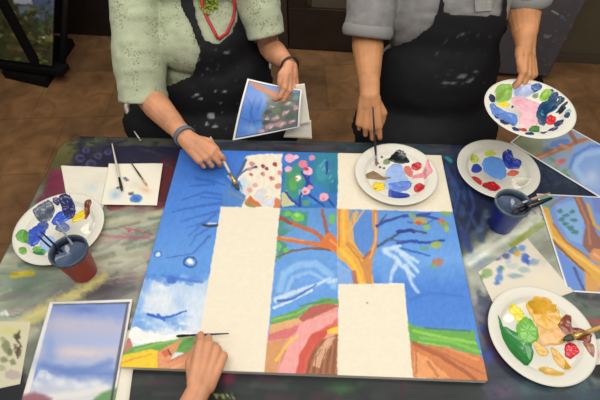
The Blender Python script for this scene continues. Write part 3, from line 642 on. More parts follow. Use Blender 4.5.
plate(c3, RR, None, 'white foam plate palette with blue and grey dabs, behind the red paint cup', dabs_px(c3, z, [
    ([(33, 211), (41, 204), (50, 201), (52, 209), (47, 217), (39, 219)], (84, 92, 110), .005),
    ([(64, 194), (73, 193), (77, 203), (75, 212), (68, 212), (64, 204)], (22, 32, 92), .006),
    ([(52, 220), (60, 211), (70, 211), (70, 218), (60, 224), (53, 224)], (46, 84, 196), .005),
    ([(28, 240), (31, 229), (41, 225), (45, 232), (38, 243), (31, 246)], (40, 76, 186), .004), (ep(43, 226, 6, 4), (64, 84, 150), .003),
    (ep(20, 240, 7, 6.5, 20), (96, 158, 68), .003), (ep(40, 252, 6, 4), (62, 140, 82), .003), (ep(25, 253, 4, 4), (110, 160, 60), .003), (ep(37, 249, 5, 3), (120, 175, 70), .003),
    ([(72, 219), (80, 211), (86, 210), (86, 216), (80, 220), (74, 222)], (230, 198, 30), .004), ([(85, 214), (88, 203), (94, 202), (94, 206), (90, 214), (87, 218)], (122, 66, 44), .004),
    (ep(88, 228, 8, 5, -25), (240, 236, 222), .005), (ep(48, 244, 9, 8), (150, 180, 220), .0015), (ep(57, 195, 4, 3), (52, 56, 110), .003), (ep(62, 227, 7, 5), (90, 110, 160), .003)]))
c4 = (.595, .122, TZ+.0008); z = c4[2]+.004
p4, z4 = plate(c4, RR, None, 'white foam plate palette with green and ochre paint, front right of the table', dabs_px(c4, z, [
    ([(496, 317), (500, 324), (508, 328), (520, 334), (531, 344), (533, 357), (527, 366), (516, 362), (506, 348), (500, 334)], (48, 130, 62), .003),
    ([(517, 326), (522, 318), (530, 319), (538, 330), (536, 341), (527, 343), (519, 338)], (104, 176, 56), .006),
    ([(509, 308), (516, 305), (524, 314), (523, 320), (516, 320)], (226, 208, 44), .004), (ep(509, 318, 6, 4.5), (240, 234, 222), .003),
    ([(527, 302), (540, 299), (555, 308), (562, 322), (552, 330), (538, 325), (530, 313)], (222, 168, 48), .0035),
    ([(538, 318), (552, 313), (563, 322), (569, 336), (556, 345), (541, 341)], (218, 164, 90), .003),
    ([(534, 341), (541, 343), (549, 352), (542, 356), (536, 350)], (214, 168, 64), .002), ([(551, 348), (557, 350), (570, 366), (566, 370), (556, 362)], (212, 160, 50), .0025),
    ([(539, 368), (548, 367), (562, 374), (556, 378), (543, 376)], (214, 174, 80), .002),
    ([(560, 322), (566, 316), (572, 318), (574, 326), (584, 331), (592, 338), (588, 344), (578, 338), (566, 332)], (134, 66, 46), .004),
    (ep(571, 350, 7, 8, 10), (204, 28, 44), .005), ([(583, 344), (592, 348), (592, 360), (586, 352)], (150, 96, 66), .002)]))

# ------------------------------------------------------------------ paint water cups
def cup(cx, cy, z0, rt, rb, h, col, label, water, name='paint_cup'):
    t = empty(name, (cx, cy, z0), label, 'cup')
    prof = [(.001, .003), (rb-.002, .003), (rb-.001, .006), (rt-.0022, h-.004), (rt-.001, h), (rt+.001, h+.0005), (rt+.0016, h-.001), (rt+.001, h-.003), (rt-.0002, h-.004), (rb, .002), (rb-.002, 0), (.001, 0)]
    MB().lathe((cx, cy, z0), prof, 56).build('cup', mat('cup_'+name+str(col[0]), col, .3, sss=.05, spec=.5), t)
    mat_in = water; hh = h*.8; rw = rb+(rt-rb)*.8-.0016
    MB().lathe((cx, cy, z0), [(.0005, hh), (rw-.001, hh), (rw, hh+.001), (rw-.002, hh-.004), (.0005, hh-.004)], 56).build('paint_water', mat('paint_water', water, .08, noise=.25, nscale=25), t)
    MB().lathe((cx, cy, z0), [(rt-.0016, h-.0012), (rt-.0030, h-.006), (rw+.0002, hh+.001), (rw-.0012, hh+.001), (rt-.0042, h-.006), (rt-.0030, h-.0008), (rt-.0005, h+.0014), (rt+.0022, h+.0006), (rt+.0026, h-.0016), (rt+.0018, h-.009), (rt+.0014, h-.009), (rt+.0020, h-.002), (rt+.001, h+.0002)], 56).build('water_stain', mat('stain_%d' % water[0], tuple(int(q*.8) for q in water), .4, noise=.4, nscale=60), t)
    return t
cup(-.617, .262, TZ, .0475, .034, .115, (188, 28, 44), 'red plastic cup of murky blue paint water holding brushes', (78, 92, 116))
cup(.576, .462, TZ, .0475, .034, .112, (28, 50, 160), 'blue plastic cup of grey paint water with a black-handled brush across it', (104, 124, 142))
# staining inside the rims is left plain

# ------------------------------------------------------------------ brushes
WOODH = (176, 136, 84)
def brush(name, label, tip, end, r=.004, handle=(176, 136, 84), ferr=(178, 176, 170), bris=(60, 46, 36), bl=.02, fl=.03, flat=.6, cat='paintbrush', wide=None, group='paintbrushes'):
    tip = Vector(tip); end = Vector(end); d = (end-tip).normalized(); L = (end-tip).length; wide = wide or r*1.1
    t = empty(name, tip, label, cat, group)
    MB().tube([tip, tip+d*bl*.35, tip+d*bl*.75, tip+d*bl*1.02], [wide*.25, wide*.85, wide*1.05, wide], 12, flat).build('bristles', mat('bristle_%d_%d' % (bris[0], bris[2]), bris, .6, noise=.3, nscale=300), t)
    MB().tube([tip+d*bl, tip+d*(bl+fl*.5), tip+d*(bl+fl)], [wide, r*.95, r*.85], 14, .85).build('ferrule', mat('ferrule_%d' % ferr[0], ferr, .3, .7), t)
    b = bl+fl; q = L-b
    MB().tube([tip+d*(b-.001), tip+d*(b+q*.12), tip+d*(b+q*.25), tip+d*(b+q*.6), tip+d*(b+q*.97), tip+d*L], [r*.8, r*.95, r*1.05, r*.75, r*.5, r*.3], 12).build('handle', mat('handle_%d_%d_%d' % handle, handle, .35, coat=.4), t)
    return t
# ------------------------------------------------------------------ papers and prints
PM = mat('paper_paint', (230, 225, 210), .6, attr=True, spec=.35)
PG = mat('print_paint', (200, 200, 200), .3, attr=True, spec=.5)
def quad(pts, z): return [at(x, y, zz) for (x, y), zz in zip(pts, z if hasattr(z, '__len__') else [z]*4)]
def cloth_curl(a, s=5, k=0): return lambda u, v: a*(fbm(u*s+k, v*s+3, 3)+.02)
def towelA(p, u, v):
    p.c[:] = (226, 220, 204); p.glow(90, 188, 7, 4, (190, 204, 216), .6); p.glow(100, 181, 9, 4, (214, 196, 184), .3); p.mottle(.03, .1, .2)
def towelB(p, u, v):
    p.c[:] = (234, 228, 210); p.blob(136, 198.5, 6.5, 4, (78, 132, 200)); p.blob(136, 199, 3, 2, (50, 100, 180), alpha=.7); p.glow(116, 195, 6, 4, (150, 180, 210), .8)
    for x, y in [(125, 178), (127, 180), (130, 194), (132, 193), (118, 188)]: p.blob(x, y, 2, 1.2, (84, 92, 104))
    p.glow(146, 190, 5, 4, (216, 160, 120), .6); p.glow(136, 184, 8, 5, (206, 196, 180), .5)
nap = sheet('paper_towel', quad([(61, 166), (116, 168), (103, 208), (67, 198)], TZ+.001), .004, .0006, towelA, PM, curl=cloth_curl(.004, 4), origin=at(90, 185, TZ))
tag(nap, 'white paper towel with rounded corner, left half of the pair behind the blue-and-grey palette', 'paper towel')
nap = sheet('paper_towel', quad([(109, 164), (163, 163.5), (157, 205.5), (101, 205)], TZ+.0045), .004, .0006, towelB, PM, curl=cloth_curl(.003, 3, 9), origin=at(135, 185, TZ))
tag(nap, 'white paper towel with blue blot under two brushes, left of the large canvas', 'paper towel')
def towelC(p, u, v):
    p.c[:] = (218, 210, 192)
    for (x, y, a, b, c) in [(498, 259, 3.5, 2.5, (92, 116, 160)), (506, 256, 4, 3, (74, 84, 140)), (513, 250, 5, 4, (78, 122, 178)), (522, 248, 4, 3, (96, 140, 200)), (517, 253, 3.6, 3.4, (206, 160, 70)), (525, 258, 4, 5, (56, 96, 190)), (534, 262, 5, 3.4, (120, 150, 186)), (487, 273, 5.5, 4.5, (132, 160, 104)), (482, 277, 3, 3, (110, 150, 90)), (500, 270, 3, 4, (80, 120, 196)), (499, 278, 4, 4, (90, 130, 200)), (497, 283, 3, 2, (70, 110, 190)), (516, 276, 8, 2.6, (130, 160, 170)), (512, 266, 6, 2.6, (180, 190, 190)), (524, 270, 6, 3, (150, 176, 180)), (502, 268, 2.5, 2, (80, 140, 100)), (528, 262, 2, 3, (40, 80, 180)), (508, 262, 3, 2, (170, 180, 200))]:
        p.blob(x, y, a, b, c, alpha=.85, jit=1.4, soft=1.6)
    p.glow(540, 280, 14, 8, (226, 214, 190), .8); p.glow(545, 260, 8, 6, (196, 190, 170), .6)
nap = sheet('paper_towel', quad([(478, 272), (527, 238), (574, 292), (500, 318)], TZ+.0012), .004, .0006, towelC, PM, curl=cloth_curl(.003, 4, 5), origin=at(520, 270, TZ))
nap.location.z += 0
tag(nap, 'paint-blotted paper towel with blue and green smudges, in front of the blue paint cup', 'paper towel')
def paperD(p, u, v):
    p.c[:] = (206, 200, 172)
    p.glow(10, 330, 12, 5, (200, 196, 110), .7)
    for (x, y, a, b, c) in [(6, 346, 4, 6, (110, 124, 84)), (10, 352, 3, 4, (84, 100, 66)), (4, 360, 4, 3, (120, 126, 90)), (13, 362, 3, 3, (120, 120, 84)), (17, 337, 3, 3, (70, 62, 48)), (19, 352, 2.5, 4, (80, 70, 54)), (15, 347, 2, 3, (100, 80, 60)), (3, 339, 3, 2, (150, 150, 110)), (13, 375, 8, 5, (176, 160, 160)), (2, 368, 4, 3, (160, 166, 130))]:
        p.blob(x, y, a, b, c, alpha=.8, jit=1.5, soft=1.5)
    p.stroke([(19, 331), (17, 340), (21, 346), (16, 352), (18, 358)], 2, (64, 52, 40), .85)
nap = sheet('practice_paper', quad([(-14, 321), (31, 321), (20, 384), (-36, 396)], TZ+.001), .004, .0008, paperD, PM, origin=at(0, 355, TZ))
tag(nap, 'cream practice sheet with green and brown brush marks, at the front left table edge', 'paper')
def plainP(p, u, v): p.c[:] = (226, 220, 204)
nap = sheet('sheet_of_paper', quad([(108, 330), (138, 330), (128, 408), (60, 408)], TZ+.001), .01, .0006, plainP, PM, origin=at(110, 370, TZ))
tag(nap, 'plain white sheet sticking out beneath the cloudy sky print', 'paper')
# sky print on the left
def skyP(p, u, v):
    p.c[:] = (226, 222, 214)
    P_ = [(49.5, 304), (130, 301.5), (108, 470), (3, 470)]
    p.poly([(52.5, 304), (130, 301.6), (130, 303.6), (53, 306)], (40, 42, 58), jit=.1, soft=.5)
    p.grad([(52.5, 305.5), (128.5, 303.5), (98, 480), (6, 480)], [(303, (92, 124, 190)), (315, (124, 144, 196)), (325, (162, 164, 192)), (342, (150, 162, 202)), (352, (172, 172, 196)), (362, (160, 170, 202)), (374, (92, 122, 188)), (386, (180, 188, 208)), (400, (206, 206, 206))], jit=.2, soft=.6)
    p.glow(85, 310, 14, 4, (60, 96, 180), .8); p.glow(112, 312, 12, 6, (96, 130, 196), .7); p.glow(66, 322, 16, 8, (176, 172, 190), .7); p.glow(90, 328, 24, 5, (166, 164, 190), .6)
    p.glow(80, 352, 26, 5, (206, 190, 190), .8); p.glow(98, 343, 20, 4, (150, 164, 206), .6); p.glow(50, 350, 7, 18, (110, 142, 200), .7); p.glow(42, 366, 9, 10, (96, 130, 196), .7)
    p.stroke([(44, 366), (66, 371), (90, 370), (110, 362)], 7, (84, 116, 186), .7, soft=5)
    for x, y, a in [(42, 374, 5), (50, 378, 7), (62, 382, 9), (78, 385, 10), (94, 384, 9), (36, 384, 6)]: p.glow(x, y, a, 4.5, (222, 222, 226), .85)
    p.stroke([(36, 380), (40, 372), (46, 371), (50, 375)], 1.5, (214, 220, 230), .7, soft=1.5)
    p.stroke([(52, 397), (80, 394), (106, 388)], 7, (222, 220, 216), .8, soft=4)
    p.poly([(20, 396), (34, 392), (52, 398), (40, 420), (20, 420)], (150, 96, 110), soft=4, jit=1); p.poly([(85, 420), (92, 400), (106, 391), (122, 386), (120, 420)], (96, 144, 84), soft=3, jit=1)
    p.poly([(126.5, 303), (129.5, 302.4), (99.5, 480), (96, 480)], (44, 46, 62), jit=.1, soft=.6, alpha=.85)
skp = sheet('sky_print', quad([(49.5, 302), (132.5, 299), (106.5, 445), (8, 447)], TZ+.007), .003, .0035, skyP, PG, origin=at(70, 370, TZ+.003))
tag(skp, 'glossy white-bordered print of a cloudy blue sky, front left of the table', 'print')
# tree prints on the right
def borderP(p, u, v, du, dv, c=(228, 226, 222), ink=(34, 32, 40), i2=.006):
    for a, k in ((u, du), (1-u, du), (v, dv), (1-v, dv)): 
        p._mix(np.clip((k+i2-a)/.002, 0, 1), ink)
    for a, k in ((u, du), (1-u, du), (v, dv), (1-v, dv)): p._mix(np.clip((k-a)/.002, 0, 1), c)
def treeU(p, u, v):
    p.c[:] = (140, 158, 180)
    p.poly([(498, 125), (545, 120), (540, 160), (505, 145)], (140, 144, 110), soft=5, jit=3)
    p.glow(536, 140, 10, 5, (150, 160, 140), .8); p.glow(526, 148, 8, 5, (110, 126, 100), .7); p.glow(545, 155, 6, 4, (120, 130, 120), .6)
    p.blob(560, 143, 10, 3.6, (92, 126, 196), ang=-12, alpha=.9); p.blob(548, 150, 5, 3, (110, 140, 200), alpha=.7)
    p.poly([(575, 146), (600, 142), (640, 150), (640, 240), (600, 200), (580, 180), (568, 165)], (128, 160, 214), soft=3, jit=1.5)
    p.stroke([(600, 152), (584, 154), (574, 166), (584, 182)], 6, (156, 186, 226), .85, soft=3); p.glow(592, 178, 8, 10, (196, 206, 222), .7); p.stroke([(606, 146), (590, 146), (574, 156), (570, 168)], 3, (90, 126, 196), .8, soft=2)
    p.stroke([(510, 133), (530, 128), (560, 126)], 5, (150, 110, 84), .8, tex=.3, soft=2)
    p.stroke([(536, 158), (552, 152), (566, 147), (580, 141), (590, 138)], 5, (172, 108, 74), .95, w1=3.5, tex=.15); p.stroke([(538, 158), (556, 150)], 1.8, (210, 160, 120), .8)
    p.stroke([(566, 147), (571, 150), (560, 144)], 3, (196, 140, 96), .9); p.stroke([(576, 142), (570, 132), (556, 128)], 4, (150, 96, 76), .9, tex=.2)
    for x, y, c in [(558, 163, (200, 120, 130)), (562, 161, (206, 90, 100)), (552, 160, (100, 140, 110)), (556, 168, (120, 160, 110)), (564, 171, (110, 150, 100)), (566, 176, (90, 130, 90)), (550, 163, (140, 160, 150))]: p.blob(x, y, 3.5, 2.5, c, alpha=.8, jit=1.5)
    p.glow(548, 152, 6, 4, (90, 80, 60), .5); borderP(p, u, v, .016, .022)
ucn = quad([(512, 137), (566, 124), (664, 168), (622, 210)], TZ+.0015)
A = at(510, 142.5, TZ+.004); B = at(600, 197.5, TZ+.004); C2 = at(565, 124.5, TZ+.004)
e1 = (B-A).normalized(); e2 = Vector((0, 0, 1)).cross(e1); wd = (C2-A).dot(e2); A = A.copy()
s0 = (C2-A).dot(e1)
TL = A+e2*wd+e1*min(s0, 0); TL = A+e2*wd
LL = .40
tp = sheet('tree_print', [A+e2*wd, A+e2*wd+e1*LL, A+e1*LL, A], .0035, .0012, treeU, PG, origin=A+e1*.2)
tag(tp, 'white-bordered print of a brown branch on blue sky, beneath the held palette', 'print')
def treeL(p, u, v):
    p.c[:] = (112, 146, 208)
    p.poly([(536, 192), (556, 192), (552, 208), (546, 215), (538, 210)], (110, 150, 150), soft=2, jit=1.5)
    p.poly([(556, 205), (576, 200), (584, 222), (582, 244), (570, 240), (558, 222)], (130, 168, 214), soft=2, jit=1)
    for x, y in [(566, 215), (560, 211), (572, 212), (566, 224), (574, 220), (575, 232), (570, 228), (562, 219)]: p.blob(x, y, 3.4, 2, (64, 116, 110), alpha=.8, jit=1.5)
    p.poly([(592, 192), (610, 192), (610, 215), (594, 212)], (112, 130, 190), soft=2, jit=1.5)
    p.stroke([(550, 206), (558, 200), (572, 194)], 3, (150, 110, 110), .8)
    p.poly([(539, 206), (548, 208), (554, 226), (566, 240), (584, 256), (612, 276), (612, 292), (600, 288), (580, 268), (560, 250), (546, 232)], (214, 162, 70), soft=1, jit=1)
    p.stroke([(545, 214), (552, 236), (572, 252), (600, 272)], 3, (232, 190, 100), .8, tex=.3); p.stroke([(548, 236), (566, 254), (590, 276)], 2.5, (120, 74, 44), .8); p.stroke([(553, 224), (566, 242), (590, 258)], 2, (170, 110, 50), .8)
    p.poly([(572, 194), (580, 194), (590, 215), (598, 236), (612, 248), (612, 262), (590, 254), (582, 246), (586, 226), (578, 208)], (140, 96, 84), soft=1, jit=1); p.stroke([(577, 197), (588, 222), (590, 244)], 2.5, (182, 124, 92), .8); p.stroke([(588, 204), (594, 224), (612, 240)], 3, (206, 160, 70), .9)
    p.poly([(594, 248), (612, 252), (612, 275), (588, 256)], (206, 140, 90), soft=1, jit=1); p.stroke([(594, 254), (608, 264)], 3, (226, 170, 110), .8)
    p.poly([(552, 246), (560, 252), (582, 274), (586, 292), (566, 292)], (98, 136, 206), soft=1, jit=.8); p.stroke([(574, 268), (584, 290)], 3, (60, 70, 120), .7)
    p.poly([(584, 270), (596, 280), (600, 292), (586, 292)], (206, 150, 80), soft=1, jit=1)
    borderP(p, u, v, .013, .012)
A = at(536.5, 193.5, TZ+.003); B = at(567.5, 291.5, TZ+.003); dn = (B-A); e1 = dn.normalized(); e2 = Vector((-e1.y, e1.x, 0))
tp = sheet('tree_print', [A, A+e2*.30, B+e2*.30, B], .003, .0012, treeL, PG, origin=(A+B)/2+e2*.15)
tag(tp, 'print of a thick ochre tree trunk, right of the blue paint cup', 'print')
# stained towel just inside the right edge of the picture
def towelE(p, u, v):
    p.c[:] = (222, 214, 200); p.glow(600, 350, 5, 4, (206, 110, 100), .6)
nap = sheet('paper_towel', quad([(592, 338), (640, 326), (650, 356), (596, 362)], TZ+.0265), .006, .0008, towelE, PM, origin=at(620, 350, TZ))
nap.location.z -= .024
tag(nap, 'white paper towel with a faint pink stain, right of the green-and-ochre palette', 'paper towel')

# ------------------------------------------------------------------ loose brushes
brush('paintbrush', 'pale-handled brush with black-and-white tip on the white towel, nearer the red cup', at(122, 191, TZ+.013), at(112, 143.5, TZ+.02), .0042, (206, 200, 184), (40, 40, 46), (30, 32, 40), bl=.02, fl=.04, flat=.8)
brush('paintbrush', 'thin dark-handled brush with ochre tip on the white towel, nearer the canvas', at(147, 185.5, TZ+.011), at(130, 161, TZ+.012), .003, (60, 50, 40), (190, 170, 120), (190, 140, 90), bl=.014, fl=.03)
brush('paintbrush', 'pale wooden brush handle lying at the back edge left of the canvas', at(141, 141, TZ+.006), at(134, 131, TZ+.012), .0028, (204, 196, 176), (190, 186, 170), (150, 140, 120), bl=.006, fl=.008)
cw = Vector((-.617, .262, TZ))
brush('paintbrush', 'dark blue handled brush leaning left in the red cup', cw+Vector((.012, -.012, .012)), at(40, 231, TZ+.16), .0038, (26, 30, 56), (150, 154, 160), (60, 60, 70))
brush('paintbrush', 'black handled brush leaning left in the red cup, lower of the two dark ones', cw+Vector((.004, -.018, .012)), at(38, 236, TZ+.15), .0038, (24, 26, 36), (150, 154, 160), (60, 60, 70))
brush('paintbrush', 'grey-white handled brush standing in the red cup', cw+Vector((.016, .006, .012)), at(56, 221, TZ+.16), .0036, (168, 172, 178), (160, 160, 160), (60, 60, 70))
cb = Vector((.576, .462, TZ))
brush('paintbrush', 'broad black brush resting across the rim of the blue cup', at(512, 213, TZ+.121), at(552, 198, TZ+.126), .0085, (20, 20, 24), (24, 24, 28), (22, 22, 26), bl=.02, fl=.03, wide=.008, flat=.7)
brush('paintbrush', 'wooden handled brush resting across the rim of the blue cup', at(516, 205, TZ+.119), at(550, 193, TZ+.121), .0042, (170, 140, 92), (150, 130, 100), (90, 80, 70))
brush('paintbrush', 'wooden brush with dark green bristles resting on the green-and-ochre palette', at(563, 340, TZ+.015), at(625, 319, TZ+.052), .0055, (196, 150, 66), (206, 170, 90), (62, 66, 48), bl=.024, fl=.035, wide=.0085)

# ------------------------------------------------------------------ people
def orth(d, n):
    d = Vector(d).normalized(); n = Vector(n); n = (n-d*n.dot(d)).normalized(); return d, n
def hand(mb, W, d, n, left, curls, thumb, sc_=1.0, spread=.05):
    """palm, four fingers of unequal length and a thumb; returns finger tips"""
    d, n = orth(d, n); t = n.cross(d)*(-1 if left else 1); W = Vector(W); s = sc_
    offs = [.029, .0095, -.0105, -.029]; base = [.088, .093, .088, .079]; L = [.072, .080, .074, .058]; rr = [.0087, .009, .0085, .0074]
    tips = []
    for k in range(4):
        root = W+d*base[k]*s+t*offs[k]*s-n*(.002 if k in (0, 3) else 0)
        mb.capsule(W+t*offs[k]*.55*s+d*.008, root, .0165*s, .0118*s)
        mb.capsule(W+t*offs[k]*.7*s+d*.03*s-n*.006*s, root-d*.008*s-n*.006*s, .013*s, .010*s)
        a = 0; p = root; dd = (d+t*(1.5-k)*spread).normalized()
        sidev = dd.cross(n).normalized()
        for q, (fr, c) in enumerate(zip((.47, .30, .23), curls[k])):
            a += R(c); v = dd*cos(a)-n*sin(a); e = p+v*L[k]*fr*s
            r0 = rr[k]*s*(1.0, .93, .86)[q]; r1 = rr[k]*s*(.93, .86, .74)[q]
            mb.capsule(p, e, r0*1.04, r1); p = e
        tips.append(p)
    b = W+d*.018*s+t*.018*s-n*.006*s; j1 = W+(d*thumb[0][0]+t*thumb[0][1]-n*thumb[0][2])*s; j2 = W+(d*thumb[1][0]+t*thumb[1][1]-n*thumb[1][2])*s; j3 = W+(d*thumb[2][0]+t*thumb[2][1]-n*thumb[2][2])*s
    mb.capsule(b, j1, .0165*s, .0125*s); mb.capsule(j1, j2, .0115*s, .0102*s); mb.capsule(j2, j3, .0102*s, .0085*s)
    return tips, (j2, j3), (d, n, t)
def join(mes, name):
    bm = bmesh.new()
    for m in mes: bm.from_mesh(m)
    out = bpy.data.meshes.new(name); bm.to_mesh(out); bm.free(); return out
def wrinkle(me, amp, f, seed=0, stretch=(1, 1, 1)):
    n = len(me.vertices); co = np.empty(n*3); me.vertices.foreach_get('co', co); co = co.reshape(-1, 3)
    no = np.empty(n*3); me.vertices.foreach_get('normal', no); no = no.reshape(-1, 3)
    a = co[:, 0]*f*stretch[0]+seed; b = co[:, 2]*f*stretch[2]+co[:, 1]*f*stretch[1]*.8+seed*2; c = co[:, 1]*f*stretch[1]-co[:, 0]*f*stretch[0]*.5
    h = fbm(a, b, 3)+fbm(b+30, c+9, 3)-1; h = np.sign(h)*np.abs(h)**.8
    co += no*(h*amp)[:, None]; me.vertices.foreach_set('co', co.ravel()); me.update()
def skin(name, col):
    m = mat(name, col, .5, noise=.16, nscale=18, sss=.12, bump=.1, bscale=160, spec=.4)
    return m
def limb(mb, pts, rad):
    """tapering limb with the belly of a muscle in each segment"""
    mb.chain(pts, rad)
def poly_in(pts, x, y):
    ins = False; n = len(pts)
    for i in range(n):
        x1, y1 = pts[i]; x2, y2 = pts[(i+1) % n]
        if (y1 > y) != (y2 > y) and x < (x2-x1)*(y-y1)/(y2-y1)+x1: ins = not ins
    return ins
def apron(name, bvh, outline, xr, sr, m, parent, specks, step=.0065, off=.009, fold=.006, seed=1):
    D = Vector((0, .74, -.673)).normalized(); U = Vector((0, .673, .74)); nx = int((xr[1]-xr[0])/step); ns = int((sr[1]-sr[0])/step)
    G = {}; rnd = {}
    for j in range(ns+1):
        for i in range(nx+1):
            o = Vector((xr[0]+i*step, -.1, .55))+U*(sr[0]+j*step)
            hit, no, ix, ds = bvh.ray_cast(o, D)
            if hit is not None and hit.z > .25: G[i, j] = ds
    for it in range(14):
        H2 = {}
        for (i, j), v in G.items():
            nb = [G[q] for q in ((i-1, j), (i+1, j), (i, j-1), (i, j+1)) if q in G and abs(G[q]-v) < .12]
            H2[i, j] = min(v, (v+sum(nb))/(1+len(nb))) if it < 8 else (v+sum(nb))/(1+len(nb))
        G = H2
    P = {}
    for (i, j), ds in G.items():
        x = xr[0]+i*step; s_ = sr[0]+j*step
        P[i, j] = (x, s_, ds)
    keys = list(P); X = np.array([P[k][0] for k in keys]); S = np.array([P[k][1] for k in keys]); DS = np.array([P[k][2] for k in keys])
    f = (fbm(X*9+seed+S*5, S*16+seed*3-X*6, 3)-.5)*2*fold+(np.abs(fbm(X*5+seed+S*3, S*13+X*5, 2)-.5))*-fold*2
    DS = DS-off+f
    pos = np.stack([X, -.1+D.y*DS+U.y*S, .55+D.z*DS+U.z*S], -1)
    px = plan(pos); keep = [i for i in range(len(keys)) if poly_in(outline, px[i][0], px[i][1])]
    idx = {keys[i]: n for n, i in enumerate(keep)}
    vs_ = [tuple(pos[i]) for i in keep]; fs = []
    for (i, j) in idx:
        q = [(i, j), (i+1, j), (i+1, j+1), (i, j+1)]
        if all(a in idx for a in q) and max(P[a][2] for a in q)-min(P[a][2] for a in q) < .06: fs.append([idx[a] for a in q])
    me = bpy.data.meshes.new(name); me.from_pydata(vs_, [], fs); me.update()
    pt = Paint(np.array([px[i] for i in keep]), (21, 21, 25)); specks(pt); c = np.concatenate([lin(np.clip(pt.c, 0, 255)), np.ones((len(keep), 1))], 1)
    ca = me.color_attributes.new('paint', 'FLOAT_COLOR', 'POINT'); ca.data.foreach_set('color', c.ravel())
    bm = bmesh.new(); bm.from_mesh(me); bmesh.ops.delete(bm, geom=[v for v in bm.verts if not v.link_faces], context='VERTS')
    for _ in range(3): bmesh.ops.smooth_vert(bm, verts=[v for v in bm.verts if v.is_boundary], factor=.5, use_axis_x=True, use_axis_y=True, use_axis_z=True)
    bmesh.ops.recalc_face_normals(bm, faces=bm.faces)
    if bm.faces and sum((fc.normal.dot(-D) for fc in bm.faces)) < 0: bmesh.ops.reverse_faces(bm, faces=bm.faces)
    bm.to_mesh(me); bm.free()
    o = link_mesh(name, me, m, parent)
    sd = o.modifiers.new('thick', 'SOLIDIFY'); sd.thickness = .0016; sd.offset = -1
    return o
def person(label, group, cx, hipY, lean, female, head_c, sk, arms, torso, shirt_col, sleeves, trouser_col, legs_to, hair_col, face_dir, shirt_mat=None, hairlong=True, facing=-1):
    """arms: list of dict(sh, el, wr, hand args). facing -1: towards -Y"""
    t = empty('person', (cx, hipY, 0), label, 'person', group)
    body = MB(); shirt = MB(); tr = MB(); drape = MB()
    for c, r in torso:
        body.ell(c, (r[0]*.93, r[1]*.93, r[2]*.97)); shirt.ell(c, r)
    shc = [a['sh'] for a in arms]; F = facing
    nk = Vector(head_c)+Vector((0, -.035*F, -.13)); base = (Vector(shc[0])+Vector(shc[1]))/2
    body.capsule(shc[0], shc[1], .058, .058); shirt.capsule(shc[0], shc[1], .07, .07)
    body.chain([base+Vector((0, 0, -.02)), base+Vector((0, 0, .05)), nk+Vector((0, 0, .04))], [.075, .058, .052])
    shirt.capsule(base+Vector((-.07, 0, .0)), base+Vector((.07, 0, .0)), .085, .085)
    # head
    hc = Vector(head_c); fd = Vector(face_dir).normalized(); sd = fd.cross(Vector((0, 0, 1))).normalized(); upv = sd.cross(fd).normalized()
    hr = Matrix((sd, fd, upv)).transposed()
    def hp(x, y, z_): return hc+hr @ Vector((x, y, z_))
    body.ell(hc+upv*.025, (.074, .094, .092), hr); body.ell(hp(0, .022, -.035), (.058, .07, .075), hr); body.ell(hp(0, .052, -.085), (.03, .03, .024), hr)
    body.capsule(hp(0, .092, .005), hp(0, .108, -.03), .008, .013); body.ell(hp(0, .084, -.06), (.024, .012, .009), hr); body.ell(hp(0, .085, .022), (.055, .014, .010), hr)
    for s_ in (-1, 1): body.ell(hp(s_*.074, -.006, -.005), (.010, .02, .03), hr); body.ell(hp(s_*.035, .07, -.03), (.022, .02, .022), hr)
    # legs
    hz = torso[0][0][2]
    for s_ in (-1, 1):
        hip = Vector((cx+s_*.1, hipY, hz-.01)); knee = Vector((cx+s_*.15, hipY+F*.44, .545)); ank = Vector((cx+s_*.15, hipY+F*.40, .09))
        body.chain([hip, knee, ank], [.075, .05, .035]); body.capsule(ank, ank+Vector((0, F*.1, -.045)), .035, .028)
        tr.chain([hip, knee, ank+Vector((0, 0, .03))], [.098, .070, .058])
        sh = MB(); sh.capsule(ank+Vector((0, -F*.03, -.045)), ank+Vector((0, F*.14, -.052)), .042, .036)
        me = remeshed(sh, .008, 2, 'shoe')
        for v in me.vertices: v.co.z = max(v.co.z, .001)
        link_mesh('shoe', me, mat('shoe_leather', (34, 30, 30), .5), t)
    tr.ell((cx, hipY, hz), (torso[0][1][0]*1.03, torso[0][1][1]*1.02, .125))
    parts = []
    body_parts = []
    for a in arms:
        fm = MB()
        sh, el, wr = Vector(a['sh']), Vector(a['el']), Vector(a['wr']); k = a.get('k', 1.0)
        body.chain([sh, sh.lerp(el, .45), el], [.058*k, .05*k, .040*k]); body.capsule(el, el.lerp(wr, .3), .040*k, .038*k)
        mid = el.lerp(wr, .3); m2 = el.lerp(wr, .7)
        d, n = orth(a['d'], a['n']); tt = n.cross(d)
        fm.chain([el, mid, m2], [.040*k, .0425*k, .031*k]); fm.capsule(m2, wr+tt*.007, .029*k, .0205*k); fm.capsule(m2, wr-tt*.007, .029*k, .0205*k)
        fm.capsule(wr+tt*.008, wr+d*.03+tt*.012, .0195*k, .016*k); fm.capsule(wr-tt*.008, wr+d*.03-tt*.012, .0195*k, .016*k)
        tips, th, fr = hand(fm, a['wr'], a['d'], a['n'], a['left'], a['curls'], a['thumb'], a.get('s', 1.0))
        a['tips'] = tips; a['th'] = th
        body_parts.append(remeshed(fm, .0026, 3, 'arm'))
        cuff = Vector(a['cuff']); cr = a['cr']; q = sh.lerp(cuff, .5)
        cd_ = (cuff-q).normalized()
        shirt.tube([sh-cd_*.01, sh.lerp(q, .4), q, cuff-cd_*.04, cuff], [cr[0]*.78, cr[0]*.93, cr[1], cr[2], cr[2]*1.03], 24)
        shirt.ell(sh, (cr[0]*.84, cr[0]*.84, cr[0]*.80))
        if a.get('elbow_in'): shirt.ell(cuff, (cr[2]*.97,)*3)
    me = join([remeshed(body, .0065, 3, 'b')]+body_parts, 'body')
    bo = link_mesh('body', me, sk, t)
    tb = MB()
